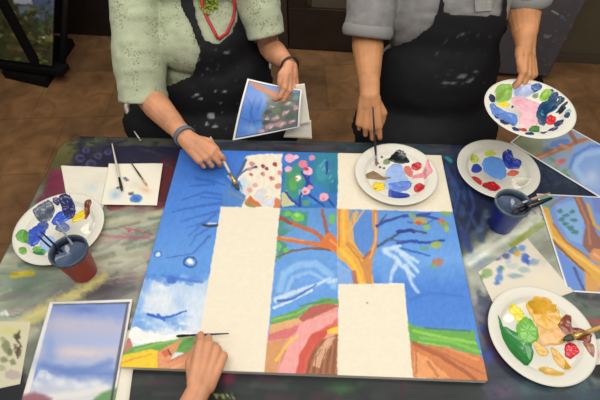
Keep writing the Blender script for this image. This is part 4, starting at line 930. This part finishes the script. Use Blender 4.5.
    for c, r in torso: tb.ell(c, (r[0]+.004, r[1]+.006, r[2]+.004))
    tb.capsule(base+Vector((-(shc[0][0]-shc[1][0])*.0-.12, 0, .0)), base+Vector((.12, 0, .0)), .078, .078)
    tbm = remeshed(tb, .006, 4, 'torso_form')
    sm_ = remeshed(shirt, .006, 4, 'shirt'); wrinkle(sm_, .009, 14, cx*10); so = link_mesh('shirt', sm_, shirt_mat or mat('shirt_%d' % shirt_col[0], shirt_col, .85, noise=.12, nscale=40, bump=.3, bscale=500), t)
    tm = remeshed(tr, .009, 3, 'trousers'); wrinkle(tm, .006, 10, cx*7); to = link_mesh('trousers', tm, mat('trousers_%d' % trouser_col[0], trouser_col, .85, noise=.1, nscale=30), t)
    # face details and hair
    for s_ in (-1, 1):
        e = MB().ell(hp(s_*.031, .083, .005), (.012, .008, .008), hr).build('eye', mat('eye_white', (226, 222, 214), .2), t)
        MB().ell(hp(s_*.031, .0895, .005), (.0055, .003, .0055), hr).build('iris', mat('eye_iris', (60, 44, 32), .2), e)
    MB().capsule(hp(-.018, .094, -.061), hp(.018, .094, -.061), .0045, .0045).build('lips', mat('lips', (172, 96, 88), .5), t)
    hm = MB().ell(hp(0, -.018, .045), (.086, .095, .085), hr)
    if hairlong:
        hm.ell(hp(0, -.055, -.02), (.082, .055, .10), hr)
        for s_ in (-1, 1): hm.capsule(hp(s_*.07, -.02, .03), hp(s_*.072, -.035, -.07), .026, .022)
    else: hm.ell(hp(0, -.04, .01), (.078, .065, .075), hr)
    hme = remeshed(hm, .006, 2, 'hair'); wrinkle(hme, .006, 40, 3); link_mesh('hair', hme, mat('hair_%d' % hair_col[0], hair_col, .6, noise=.3, nscale=120), t)
    return t, so, to, bo, tbm
def bvh_of(objs, extra=None):
    bm = bmesh.new()
    for o in objs: bm.from_mesh(o if isinstance(o, bpy.types.Mesh) else o.data)
    if extra: extra.bm.to_mesh(tm_ := bpy.data.meshes.new('x')); bm.from_mesh(tm_); extra.bm.free()
    b = BVHTree.FromBMesh(bm); bm.free(); return b

def lace_mat():
    m = mat('pale_green_lace', (180, 188, 158), .9, noise=.08, nscale=30, bump=.5, bscale=420)
    nt = m.node_tree; b = nt.nodes['Principled BSDF']; tc = [n for n in nt.nodes if n.type == 'TEX_COORD'][0]
    vo = nt.nodes.new('ShaderNodeTexVoronoi'); vo.inputs['Scale'].default_value = 125; nt.links.new(tc.outputs['Object'], vo.inputs['Vector'])
    no = nt.nodes.new('ShaderNodeTexNoise'); no.inputs['Scale'].default_value = 16; nt.links.new(tc.outputs['Object'], no.inputs['Vector'])
    th = nt.nodes.new('ShaderNodeMapRange'); th.inputs['From Min'].default_value = .4; th.inputs['From Max'].default_value = .62; th.inputs['To Min'].default_value = .05; th.inputs['To Max'].default_value = .40
    nt.links.new(no.outputs['Fac'], th.inputs['Value'])
    lt = nt.nodes.new('ShaderNodeMath'); lt.operation = 'LESS_THAN'; nt.links.new(vo.outputs['Distance'], lt.inputs[0]); nt.links.new(th.outputs[0], lt.inputs[1])
    sc2 = nt.nodes.new('ShaderNodeMath'); sc2.operation = 'MULTIPLY'; sc2.inputs[1].default_value = .5; nt.links.new(lt.outputs[0], sc2.inputs[0])
    old = b.inputs['Base Color'].links[0].from_socket
    mx = nt.nodes.new('ShaderNodeMix'); mx.data_type = 'RGBA'; nt.links.new(sc2.outputs[0], mx.inputs[0]); nt.links.new(old, mx.inputs[6]); mx.inputs[7].default_value = tuple(lin((108, 92, 66)))+(1,)
    nt.links.new(mx.outputs[2], b.inputs['Base Color'])
    return m
APM = mat('apron_cloth', (26, 26, 30), .75, attr=True, bump=.15, bscale=500, spec=.3)

# --- woman in the pale green blouse
w_arms = [
    dict(sh=(-.60, 1.14, 1.16), el=(-.590, .935, .845), wr=(-.385, .685, .868), left=False, d=(.80, -.62, -.16), n=(.10, -.42, .90), k=1.14, s=1.0,
         curls=[(38, 48, 30), (46, 52, 32), (54, 58, 34), (60, 60, 34)], thumb=[(.050, .040, .012), (.078, .040, .030), (.100, .030, .042)],
         cuff=(-.592, .905, .832), cr=(.085, .088, .083), elbow_in=False),
    dict(sh=(-.20, 1.14, 1.16), el=(-.155, 1.08, .945), wr=(-.070, .915, .984), left=True, d=(.06, -.88, -.46), n=(.70, -.2, .6), k=.95, s=.92,
         curls=[(40, 40, 24), (44, 44, 24), (48, 46, 26), (52, 46, 26)], thumb=[(.040, .036, .012), (.062, .034, .020), (.086, .022, .026)],
         cuff=(-.158, 1.05, 1.005), cr=(.08, .072, .064))]
w_torso = [((-.39, 1.17, .58), (.21, .16, .14)), ((-.39, 1.13, .77), (.215, .165, .19)), ((-.39, 1.13, .97), (.19, .14, .17)), ((-.40, 1.05, .97), (.15, .09, .11))]
wt, wso, wto, wbo, wtb = person('person in a pale green lace blouse and black apron, painting blossoms and holding a print', 'people seated behind the table', -.39, 1.17, 0, True, (-.38, 1.06, 1.395), skin('skin_fair', (206, 146, 110)),
    w_arms, w_torso, (184, 192, 150), None, (30, 30, 36), None, (120, 84, 56), (.1, -.9, -.35), shirt_mat=lace_mat())
# --- man in the grey shirt
m_arms = [
    dict(sh=(.205, 1.16, 1.24), el=(.183, 1.08, 1.03), wr=(.189, .835, .935), left=False, d=(.03, -.62, -.78), n=(-.15, -.75, .6), k=1.24, s=1.1,
         curls=[(28, 38, 22), (34, 42, 26), (42, 46, 28), (50, 48, 30)], thumb=[(.050, .040, .014), (.076, .036, .028), (.104, .022, .038)],
         cuff=(.182, 1.04, 1.045), cr=(.085, .082, .080)),
    dict(sh=(.69, 1.16, 1.24), el=(.700, 1.16, 1.09), wr=(.672, .955, 1.048), left=True, d=(.05, -.88, -.44), n=(.60, -.25, .75), k=1.3, s=1.12,
         curls=[(30, 34, 16), (34, 36, 18), (36, 38, 20), (38, 40, 22)], thumb=[(.040, .036, .002), (.064, .036, .004), (.090, .026, .004)],
         cuff=(.698, 1.13, 1.115), cr=(.085, .08, .074))]
m_torso = [((.45, 1.19, .60), (.185, .155, .14)), ((.45, 1.13, .80), (.21, .165, .21)), ((.45, 1.13, 1.05), (.205, .145, .22))]
mt_, mso, mto, mbo, mtb = person('person in a grey chambray shirt and black apron, holding a palette and dipping a brush', 'people seated behind the table', .45, 1.19, 0, False, (.46, 1.04, 1.49), skin('skin_tan', (194, 136, 92)),
    m_arms, m_torso, (136, 134, 132), None, (40, 44, 58), None, (70, 62, 54), (-.05, -.85, -.45), hairlong=False)
# --- painter at the near side, of whom only a hand shows
Wn = at(200, 388, .84)
n_arms = [
    dict(sh=(-.40, -.50, 1.08), el=(-.315, -.33, .86), wr=tuple(Wn), left=False, d=(.14, .93, .0), n=(.42, -.15, .88), k=.98, s=1.03,
         curls=[(36, 52, 30), (50, 62, 36), (58, 66, 40), (62, 70, 40)], thumb=[(.048, .034, .016), (.080, .032, .024), (.106, .016, .026)],
         cuff=(-.335, -.385, .93), cr=(.07, .065, .06)),
    dict(sh=(-.04, -.50, 1.08), el=(.0, -.46, .82), wr=(-.06, -.29, .68), left=True, d=(-.3, .9, -.2), n=(0, -.1, 1), k=.98, s=1.0,
         curls=[(15, 20, 10)]*4, thumb=[(.040, .040, .010), (.066, .046, .014), (.090, .040, .018)], cuff=(-.003, -.468, .88), cr=(.07, .065, .06))]
n_torso = [((-.22, -.58, .58), (.175, .14, .13)), ((-.22, -.56, .76), (.155, .12, .16)), ((-.22, -.55, .95), (.165, .12, .16))]
nt_, nso, nto, nbo, ntb = person('person at the near table edge, right hand resting on the canvas with a thin brush', None, -.22, -.58, 0, True, (-.22, -.50, 1.31), skin('skin_fair', (206, 146, 110)),
    n_arms, n_torso, (70, 78, 96), None, (44, 46, 58), None, (64, 46, 34), (0, .85, -.5), facing=1)

# aprons
def specksW(p):
    rs = random.Random(4)
    for (x, y, a, b, g) in [(211, 116, 4, 3, 20), (215, 126, 2.5, 1.6, 0), (250, 36, 1.6, 2.6, 20), (227, 52, 2.4, 1.2, -30), (196, 95, 3, 1, -20), (218, 67, 1, 3, 0), (224, 92, 3.5, 1, -20), (207, 124, 1.5, 2, 0), (201, 99, 2, .8, 0)]: p.blob(x, y, a, b, (170, 176, 182), ang=g, alpha=.85, jit=1.2)
    for k in range(46): p.blob(rs.uniform(190, 280), rs.uniform(40, 136), rs.uniform(.5, 1.2), rs.uniform(.4, .9), (150, 152, 156), alpha=rs.uniform(.3, .8), jit=.4)
def specksM(p):
    rs = random.Random(9)
    for (x, y, a, b, g) in [(462, 76, 6, 2, -15), (470, 80, 4, 1.5, -20), (452, 82, 5, 1, 0), (446, 83, 3, .8, 0), (476, 72, 3, 1, 10), (463, 34, 2, .8, -20), (458, 36, 1.5, .6, 0), (446, 40, 1, 1.6, 0)]: p.blob(x, y, a, b, (128, 130, 136), ang=g, alpha=.7, jit=1.6)
    for k in range(26): p.blob(rs.uniform(435, 490), rs.uniform(30, 90), rs.uniform(.5, 1.2), rs.uniform(.4, .8), (120, 122, 128), alpha=rs.uniform(.3, .7), jit=.4)
ex = MB().ell((-.39, 1.04, .62), (.37, .20, .15)).ell((-.39, 1.10, .78), (.25, .17, .22))
ap = apron('apron', bvh_of([wtb, wto], ex), [(176, -30), (180, 8), (191, 30), (198, 50), (191, 74), (168, 84), (150, 90), (122, 92), (112, 112), (118, 150), (140, 190), (340, 190), (318, 145), (306, 112), (296, 84), (279, 78), (270, 52), (262, 36), (246, 20), (238, -30), (226, -30), (236, 16), (229, 33), (216, 43), (206, 38), (198, 18), (190, -30)],
      (-.78, .10), (-.1, 1.4), APM, wt, specksW, seed=3); ap['label'] = 'black apron with white paint specks'
ex = MB().ell((.44, 1.04, .62), (.29, .22, .16)).ell((.44, 1.10, .82), (.235, .17, .26))
ap = apron('apron', bvh_of([mtb, mto], ex), [(438, -30), (437, 8), (430, 24), (412, 38), (384, 48), (372, 70), (352, 100), (344, 190), (520, 190), (505, 145), (500, 115), (497, 82), (506, 60), (509, 40), (508, 10), (512, -30), (505, -30), (501, 13), (470, 14), (446, 11), (446, -30)],
      (.05, .90), (-.1, 1.45), APM, mt_, specksM, seed=8, fold=.005); ap['label'] = 'black apron with faint grey paint specks'
# lower wrist things and jewellery, all worn by their person
def band(name, a, b, f, r0, r1, col, parent, rough=.5, metal=0):
    a = Vector(a); b = Vector(b); c = a.lerp(b, f); d = (b-a).normalized(); ref = Vector((0, 0, 1)); u = d.cross(ref).normalized(); v = u.cross(d)
    rings = []
    n = 36
    for j in range(n):
        q = 2*pi*j/n; o = u*cos(q)+v*sin(q)
        rings.append([c+o*(r0+r1[0]*cos(p))+d*(r1[1]*sin(p)) for p in [2*pi*k/10 for k in range(10)]])
    return MB().rings(rings, closed=True).build(name, mat(name+'_%d' % col[0], col, rough, metal), parent)
A0 = w_arms[0]; A1 = w_arms[1]
band('wristband', A0['el'], A0['wr'], .93, .034, (.0025, .009), (98, 112, 128), wt)['label'] = 'blue-grey wristband'
band('bracelet', A1['el'], A1['wr'], .98, .0295, (.0035, .0045), (38, 34, 32), wt, .35)['label'] = 'dark bracelet'
tp_ = A0['tips'][2]
d_, n_ = orth(A0['d'], A0['n']); t_ = n_.cross(d_)
ro = Vector(A0['wr'])+d_*.088+t_*-.0105; a_ = R(54); v_ = d_*cos(a_)-n_*sin(a_)
band('finger_ring', ro, ro+v_*.035, .55, .0098, (.0012, .0018), (214, 206, 180), wt, .2, 1)
# red lanyard and green beads in the neck opening
def on_front(pts, bv, off, D=(0, .74, -.673)):
    D = Vector(D); out = []
    for p in pts:
        h = at(p[0], p[1], 1.0); o = Vector(CP); dr = (h-o).normalized(); hit = bv.ray_cast(o, dr)
        if hit[0]: out.append(hit[0]-dr*off)
    return out
wb = bvh_of([wso])
lan = MB()
for pts in ([(201, -8), (203, 8), (208, 20), (215, 33), (218, 39)], [(233, -8), (235, 8), (233, 20), (227, 33), (219, 39)]):
    q = on_front(pts, wb, .006)
    if len(q) > 2: lan.tube(q, .0085, 10, .6)
lan.build('lanyard', mat('lanyard_red', (190, 44, 56), .5), wt)['label'] = 'red lanyard'
bd = MB(); rs = random.Random(2)
for k in range(46):
    x = rs.uniform(199, 217); y = rs.uniform(-6, 15-abs(x-208)*.8)
    q = on_front([(x, y)], wb, .006+rs.uniform(0, .008))
    if q: bd.ell(q[0], (.005, .005, .005), n=8)
bd.build('bead_necklace', mat('bead_green', (140, 160, 40), .35), wt)['label'] = 'lime green bead necklace'
# chest pocket and sleeve rolls of the grey shirt
pk = bvh_of([mso])
q = on_front([(474, -4), (492, -5), (491, 11), (475, 12)], pk, .004)
if len(q) == 4: MB().rings([[p for p in q], [p-Vector((0, .004, -.003)) for p in q]]).build('shirt_pocket', mat('pocket_cloth', (150, 148, 144), .85, noise=.25, nscale=200), mt_, False)
for a, f in ((m_arms[0], 1), (m_arms[1], 1)):
    sh = Vector(a['sh']); cu = Vector(a['cuff']); band('rolled_cuff', sh, cu, 1.02, a['cr'][2]-.006, (.011, .022), (138, 137, 134), mt_, .85)

# ------------------------------------------------------------------ chairs
def chair(name, x, y, face, label, frame_col, pad_col, arm=False):
    t = empty(name, (x, y, 0), label, 'chair')
    F = face; fm = mat('chair_frame_%d' % frame_col[0], frame_col, .35, .3); pm = mat('chair_pad_%d' % pad_col[0], pad_col, .7, bump=.2)
    MB().box((x, y, .445), (.46, .44, .05), bev=.018).build('seat', pm, t)
    MB().box((x, y-F*.235, .76), (.44, .035, .26), bev=.015).build('backrest', pm, t)
    for sx in (-1, 1):
        MB().tube([(x+sx*.21, y+F*.19, 0), (x+sx*.21, y+F*.19, .43)], .012).build('leg', fm, t)
        MB().tube([(x+sx*.21, y-F*.23, 0), (x+sx*.21, y-F*.215, .44), (x+sx*.21, y-F*.262, .88)], .012).build('leg', fm, t)
        MB().tube([(x+sx*.21, y+F*.19, .2), (x+sx*.21, y-F*.222, .2)], .008).build('stretcher', fm, t)
        if arm:
            MB().tube([(x+sx*.26, y-F*.25, .60), (x+sx*.275, y-F*.23, .72), (x+sx*.275, y-F*.05, .725), (x+sx*.27, y+F*.16, .70), (x+sx*.255, y+F*.2, .60), (x+sx*.23, y+F*.19, .42)], .011, 12).build('armrest', fm, t)
chair('dining_chair', -.46, 1.19, -1, 'chair with white tubular arms under the person in the green blouse', (206, 196, 184), (34, 32, 32), True)
chair('dining_chair', .45, 1.21, -1, 'dark chair under the person in the grey shirt', (60, 58, 56), (34, 32, 32))
chair('dining_chair', -.22, -.62, 1, 'dark chair at the near side of the table', (60, 58, 56), (36, 34, 36))

# ------------------------------------------------------------------ things in the hands
g = Vector(A0['th'][1]).lerp(Vector(A0['tips'][0]), .5)
tipw = at(239, 190, CANZ+.004); 
ax = (g+Vector((.0, .0, .006))-tipw).normalized()
brush('paintbrush', 'white-handled brush held over the blossoms by the person in green', tipw, tipw+ax*.215, .0052, (204, 196, 180), (206, 206, 204), (50, 60, 80), bl=.022, fl=.045, wide=.007)
B0 = m_arms[0]
tipm = at(376.5, 166, CANZ+.012)
g = Vector(B0['th'][1]).lerp(Vector(B0['tips'][0]), .5)
ax = (at(373.5, 118, .91)-tipm).normalized()
brush('paintbrush', 'dark-handled brush held upright, dipping into the palette on the canvas', tipm, tipm+ax*.19, .0042, (36, 26, 30), (150, 130, 120), (150, 110, 100), bl=.014, fl=.022)
N0 = n_arms[0]
tipn = at(176, 336, CANZ+.003)
ax = (at(229, 333.5, CANZ+.034)-tipn).normalized(); Ln = (at(229, 333.5, CANZ+.034)-tipn).length
brush('paintbrush', 'thin purple-handled brush held across the painted green hills at the front', tipn, tipn+ax*Ln, .0032, (62, 46, 84), (50, 48, 50), (30, 44, 40), bl=.016, fl=.02)
# held palette
c5 = (.648, .732, .969); z = c5[2]+.008
its = [([(494, 95), (497, 89), (505, 87), (512, 89), (511, 97), (503, 101), (496, 100)], (136, 180, 76), .003), (ep(504, 103.5, 6, 2.6), (226, 208, 40), .003),
       ([(489, 108), (496, 105), (506, 110), (516, 113), (518, 121), (510, 125), (498, 122), (491, 116)], (92, 136, 212), .003), (ep(505, 116, 8, 4, 20), (120, 164, 226), .0035),
       ([(512, 90), (518, 87), (528, 87), (534, 92), (526, 96), (516, 96)], (176, 190, 226), .002), (ep(538, 81.5, 5.5, 2.6), (40, 84, 150), .003),
       (ep(544.5, 96, 5, 3.6, -15), (136, 190, 50), .004), (ep(554, 92, 5, 3.4), (168, 200, 170), .002), (ep(536, 95, 3, 2.5), (120, 150, 110), .002),
       ([(512, 98), (522, 96), (530, 99), (540, 103), (538, 110), (528, 113), (518, 108)], (232, 178, 190), .003), ([(521, 114), (530, 111), (538, 116), (537, 124), (528, 127), (521, 122)], (236, 188, 194), .0025), (ep(520, 102, 5, 3), (228, 160, 176), .003),
       ([(537, 108), (543, 101), (553, 99), (560, 100), (557, 108), (548, 113), (546, 123), (540, 121)], (26, 70, 108), .004), (ep(549.5, 105, 4.5, 3.6), (90, 150, 196), .005), (ep(544, 112, 3, 3), (50, 120, 150), .005),
       (ep(551.5, 118.5, 5.2, 4.6), (206, 34, 42), .006), (ep(523, 129.5, 5, 3.2), (186, 34, 44), .005), (ep(535, 128.5, 6, 4.3, -10), (70, 130, 58), .005),
       ([ep(491, 101, 3.6, 4, -40), ep(500, 125.5, 5, 3, 20), ep(494, 119, 3, 2.5, 40)], (34, 48, 84), .003), ([ep(514, 132, 4, 2, 15), ep(529, 136, 4.5, 1.8), ep(543, 132.5, 4, 2.4, -20)], (40, 58, 112), .003),
       ([ep(553, 129, 4.5, 2.8, -25), ep(559, 122.5, 4, 3.4, -30), ep(566, 117, 3, 2.6, -40)], (34, 62, 108), .0035), ([ep(563.5, 94, 4, 4, 20), ep(559, 87, 2.5, 1.6)], (40, 64, 110), .003), ([ep(564, 103, 6, 1.6, -35), ep(566, 108, 6, 1.6, -35), ep(569, 102, 3, 1.4, -50), ep(562, 111, 3, 1.6, -30)], (24, 44, 62), .003),
       ([ep(513.5, 84, 4.5, 2.4, -15)], (44, 52, 92), .003), ([ep(567, 114, 2.5, 2.5)], (140, 176, 176), .002), ([ep(513, 105.5, 1.2, 1.2), ep(521, 93, 1.2, 1)], (60, 70, 110), .002)]
plate(c5, RR, Matrix.Rotation(R(1.5), 3, 'X'), 'crowded foam plate palette with navy dabs round its rim, held in a hand', dabs_px(c5, z, its))
# held print and the sheets behind it
def pinkP(p, u, v):
    p.c[:] = (92, 140, 210)
    p.poly([(248, 84), (262, 90), (258, 128), (238, 136), (240, 110)], (74, 126, 208), soft=3, jit=2)
    for a in [[(246, 96), (252, 108), (248, 130)], [(256, 96), (250, 112), (256, 128)], [(242, 118), (252, 122), (262, 120)], [(262, 98), (258, 110)]]: p.stroke(a, 1.8, (58, 96, 176), .7, soft=1.5)
    p.glow(252, 128, 9, 4, (150, 184, 226), .7)
    p.poly([(264, 92), (282, 95), (300, 92), (300, 128), (264, 134), (262, 116), (268, 104)], (104, 112, 106), soft=3, jit=3, tex=.2)
    for k, (x, y) in enumerate([(270, 102), (278, 100), (268, 112), (276, 110), (284, 108), (292, 104), (266, 122), (282, 118), (290, 116), (296, 98)]): p.blob(x, y, 4, 2.4, [(84, 108, 84), (120, 150, 140), (60, 80, 84), (110, 130, 96)][k % 4], ang=-25, alpha=.8, jit=2)
    for x, y, a, b in [(270, 127, 6, 3), (281, 124, 6, 3), (276, 118, 4.5, 2.4), (286, 112, 5, 2.4), (292, 121, 4, 2.4), (266, 119, 3.4, 2), (288, 103, 4, 2.2), (296, 108, 3, 2.5), (272, 107, 3, 1.6), (262, 131, 4, 2)]:
        p.blob(x, y, a*.85, b*.85, (206, 156, 166), ang=-20, alpha=.85, jit=2.5); p.blob(x+1, y, a*.4, b*.4, (232, 206, 206), ang=-20, alpha=.8, jit=1)
    p.poly([(246, 80), (258, 84), (280, 93), (292, 94), (290, 98), (276, 97), (256, 89)], (190, 116, 76), soft=1.5, jit=1)
    p.stroke([(262, 88), (268, 98)], 2, (170, 110, 80), .7)
    du, dv = .035, .03
    for a, k in ((u, du), (1-u, du), (v, dv), (1-v, dv*1.1)): p._mix(np.clip((k+.012-a)/.004, 0, 1), (40, 50, 96))
    for a, k in ((u, du), (1-u, du), (v, dv), (1-v, dv*1.1)): p._mix(np.clip((k-a)/.004, 0, 1), (232, 228, 220))
TLp = atY(247.5, 78.5, .865); TRp = atY(302, 90, .835); BRp = atY(299.5, 127, .775); BLp = atY(232.5, 140.5, .725)
hp_ = sheet('flower_print', [TLp, TRp, BRp, BLp], .0022, .0008, pinkP, PG, curl=lambda u, v: -.016*np.sin(pi*u)*(1-.0*v)+.012*np.sin(pi*v), origin=(TLp+BRp)/2)
tag(hp_, 'curled print of pink blossoms on blue, held up by the person in green', 'print')
off = Vector((0, .012, -.010))
a_, b_, c_, d2 = atY(262, 88, .875), atY(304.5, 83.5, .855), atY(310, 122.5, .80), atY(270, 130, .78)
ws = sheet('sheet_of_paper', [a_+off*.3, b_, c_, d2+off], .006, .0008, plainP, PM, origin=(a_+c_)/2)
tag(ws, 'white sheet held directly behind the blossom print, its right edge showing', 'paper')
a_, b_, c_, d2 = atY(288, 124, .81), atY(311, 120, .815), atY(312, 139, .79), atY(283, 137.5, .79)
ws = sheet('sheet_of_paper', [a_+off, b_+off*.6, c_+off*.6, d2+off*1.2], .006, .0008, plainP, PM, curl=cloth_curl(.004, 3, 2), origin=(a_+c_)/2)
tag(ws, 'small folded white sheet below the right corner of the held blossom print', 'paper')

# ------------------------------------------------------------------ background pieces
def gardenP(p, u, v):
    p.c[:] = (66, 66, 40)
    p.poly([(28, -40), (60, -40), (56, 14), (44, 20), (30, 16)], (84, 92, 124), soft=4, jit=3)
    p.poly([(8, -30), (32, -30), (32, 4), (14, 4)], (176, 184, 200), soft=2, jit=1.5); p.poly([(18, 6), (30, 6), (30, 18), (20, 18)], (110, 124, 140), soft=2)
    rs = random.Random(8)
    for k in range(230):
        x = rs.uniform(-25, 56); y = rs.uniform(8, 66)
        c = rs.choice([(104, 104, 50), (52, 62, 36), (40, 44, 30), (128, 122, 60), (86, 80, 40), (66, 84, 56), (140, 130, 90), (50, 48, 34)])
        p.blob(x, y, rs.uniform(1, 4), rs.uniform(.8, 2.6), c, ang=rs.uniform(-40, 40), alpha=.75, jit=1)
    for k in range(60): x = rs.uniform(36, 54); y = rs.uniform(0, 36); p.blob(x, y, 1.6, 1.2, rs.choice([(60, 84, 56), (88, 104, 90), (44, 60, 44)]), alpha=.7, jit=1)
    p.glow(26, 50, 12, 3, (150, 98, 60), .8); p.glow(20, 38, 9, 4, (120, 112, 58), .6); p.blob(44, 37.5, 1.2, 1, (220, 220, 200))
    p.stroke([(10, 58), (30, 50), (50, 52)], 2, (60, 50, 36), .7)
bk = mat('black_lacquer', (12, 12, 13), .7, spec=.2)
q0, q1 = at(6, 60, .12), at(51, 66, .12); up = (atY(53, -2, (q1.y+.22))-q1)
st = empty('display_easel', at(28, 60, 0), 'black floor easel with slanting posts at the far left', 'easel')
bs = [at(2, 73, .04), at(45, 83, .04), at(73, 40, .04), at(40, 33, .04)]
MB().prism([(p.x, p.y) for p in bs], .0, .05).build('base', bk, st, False)
pt0 = at(41, 73, .05); 
for dx in (0, -1):
    b0 = pt0+(q0-q1)*(.88 if dx else 0)
    MB().box((b0.x, b0.y-.0, .75), (.05, .035, 1.4), Matrix.Rotation(R(-8), 3, 'Z'), .003).build('post', bk, st, False)
back = Vector((0, .05, -.01))
MB().tube([q1+Vector((.03, .03, -.07)), q1+up*2.0+Vector((.06, .05, -.03))], .022, 8).build('rear_strut', bk, st)
MB().box((q0+q1)/2+Vector((0, .02, -.035)), ((q1-q0).length+.16, .09, .04), Matrix.Rotation(math.atan2(q1.y-q0.y, q1.x-q0.x), 3, 'Z'), .004).build('ledge', bk, st, False)
ex_ = (q0-q1)*.55
pg = sheet('framed_painting', [q0+ex_+up*1.7, q1+up*1.7, q1, q0+ex_], .006, .02, gardenP, PG, origin=(q0+q1)/2+up*.8)
tag(pg, 'garden painting with dark foliage resting on the black floor easel', 'painting')
# paint-splattered board standing behind the man
def boardP(p, u, v):
    p.c[:] = (84, 80, 86); rs = random.Random(12)
    for k in range(40): x = rs.uniform(495, 585); y = rs.uniform(-60, 82); p.blob(x, y, rs.uniform(3, 9), rs.uniform(3, 8), rs.choice([(76, 72, 80), (96, 90, 92), (70, 66, 76), (90, 82, 84), (100, 96, 100)]), ang=-60, alpha=.4, jit=3, soft=3)
    p.stroke([(552, 11), (558, 14.5)], 1.2, (200, 200, 196), .9); p.stroke([(545, 36), (548, 38), (551, 35)], 1.2, (170, 168, 170), .8)
    p.blob(562, 17, 2.6, 2.2, (96, 116, 150), alpha=.8); p.blob(546, 36, 2.5, 2, (140, 138, 140), alpha=.6); p.blob(572, 27, 2, 3, (120, 112, 130), alpha=.5); p.blob(556, 40, 3, 1.6, (112, 84, 96), alpha=.6); p.blob(562, 45, 2, 2, (120, 70, 90), alpha=.5)
    for k in range(60): p.blob(rs.uniform(510, 583), rs.uniform(-10, 78), rs.uniform(.4, 1.2), rs.uniform(.4, .9), rs.choice([(130, 128, 134), (110, 84, 96), (70, 74, 100), (150, 146, 140)]), alpha=.6, jit=.4)
br_ = at(546, 80, 0); wv = Vector((-cos(R(-4.2)), -sin(R(-4.2)), 0)); bl_ = br_+wv*.52
upz = Vector((0, 0, 1.35))
bt = empty('display_board', (br_+bl_)/2, 'grey paint-splattered standing board behind the man in the grey shirt', 'board')
bt['label'] = 'grey paint-splattered board standing behind the person in the grey shirt'
sheet('board_panel', [bl_+upz, br_+upz, br_+Vector((0, 0, .03)), bl_+Vector((0, 0, .03))], .008, .025, boardP, mat('board_paint', (90, 86, 92), .7, attr=True), bt)
for f in (.12, .88):
    c = br_.lerp(bl_, f); MB().box((c.x, c.y+.01, .015), (.04, .26, .03), bev=.004).build('foot', bk, bt, False)
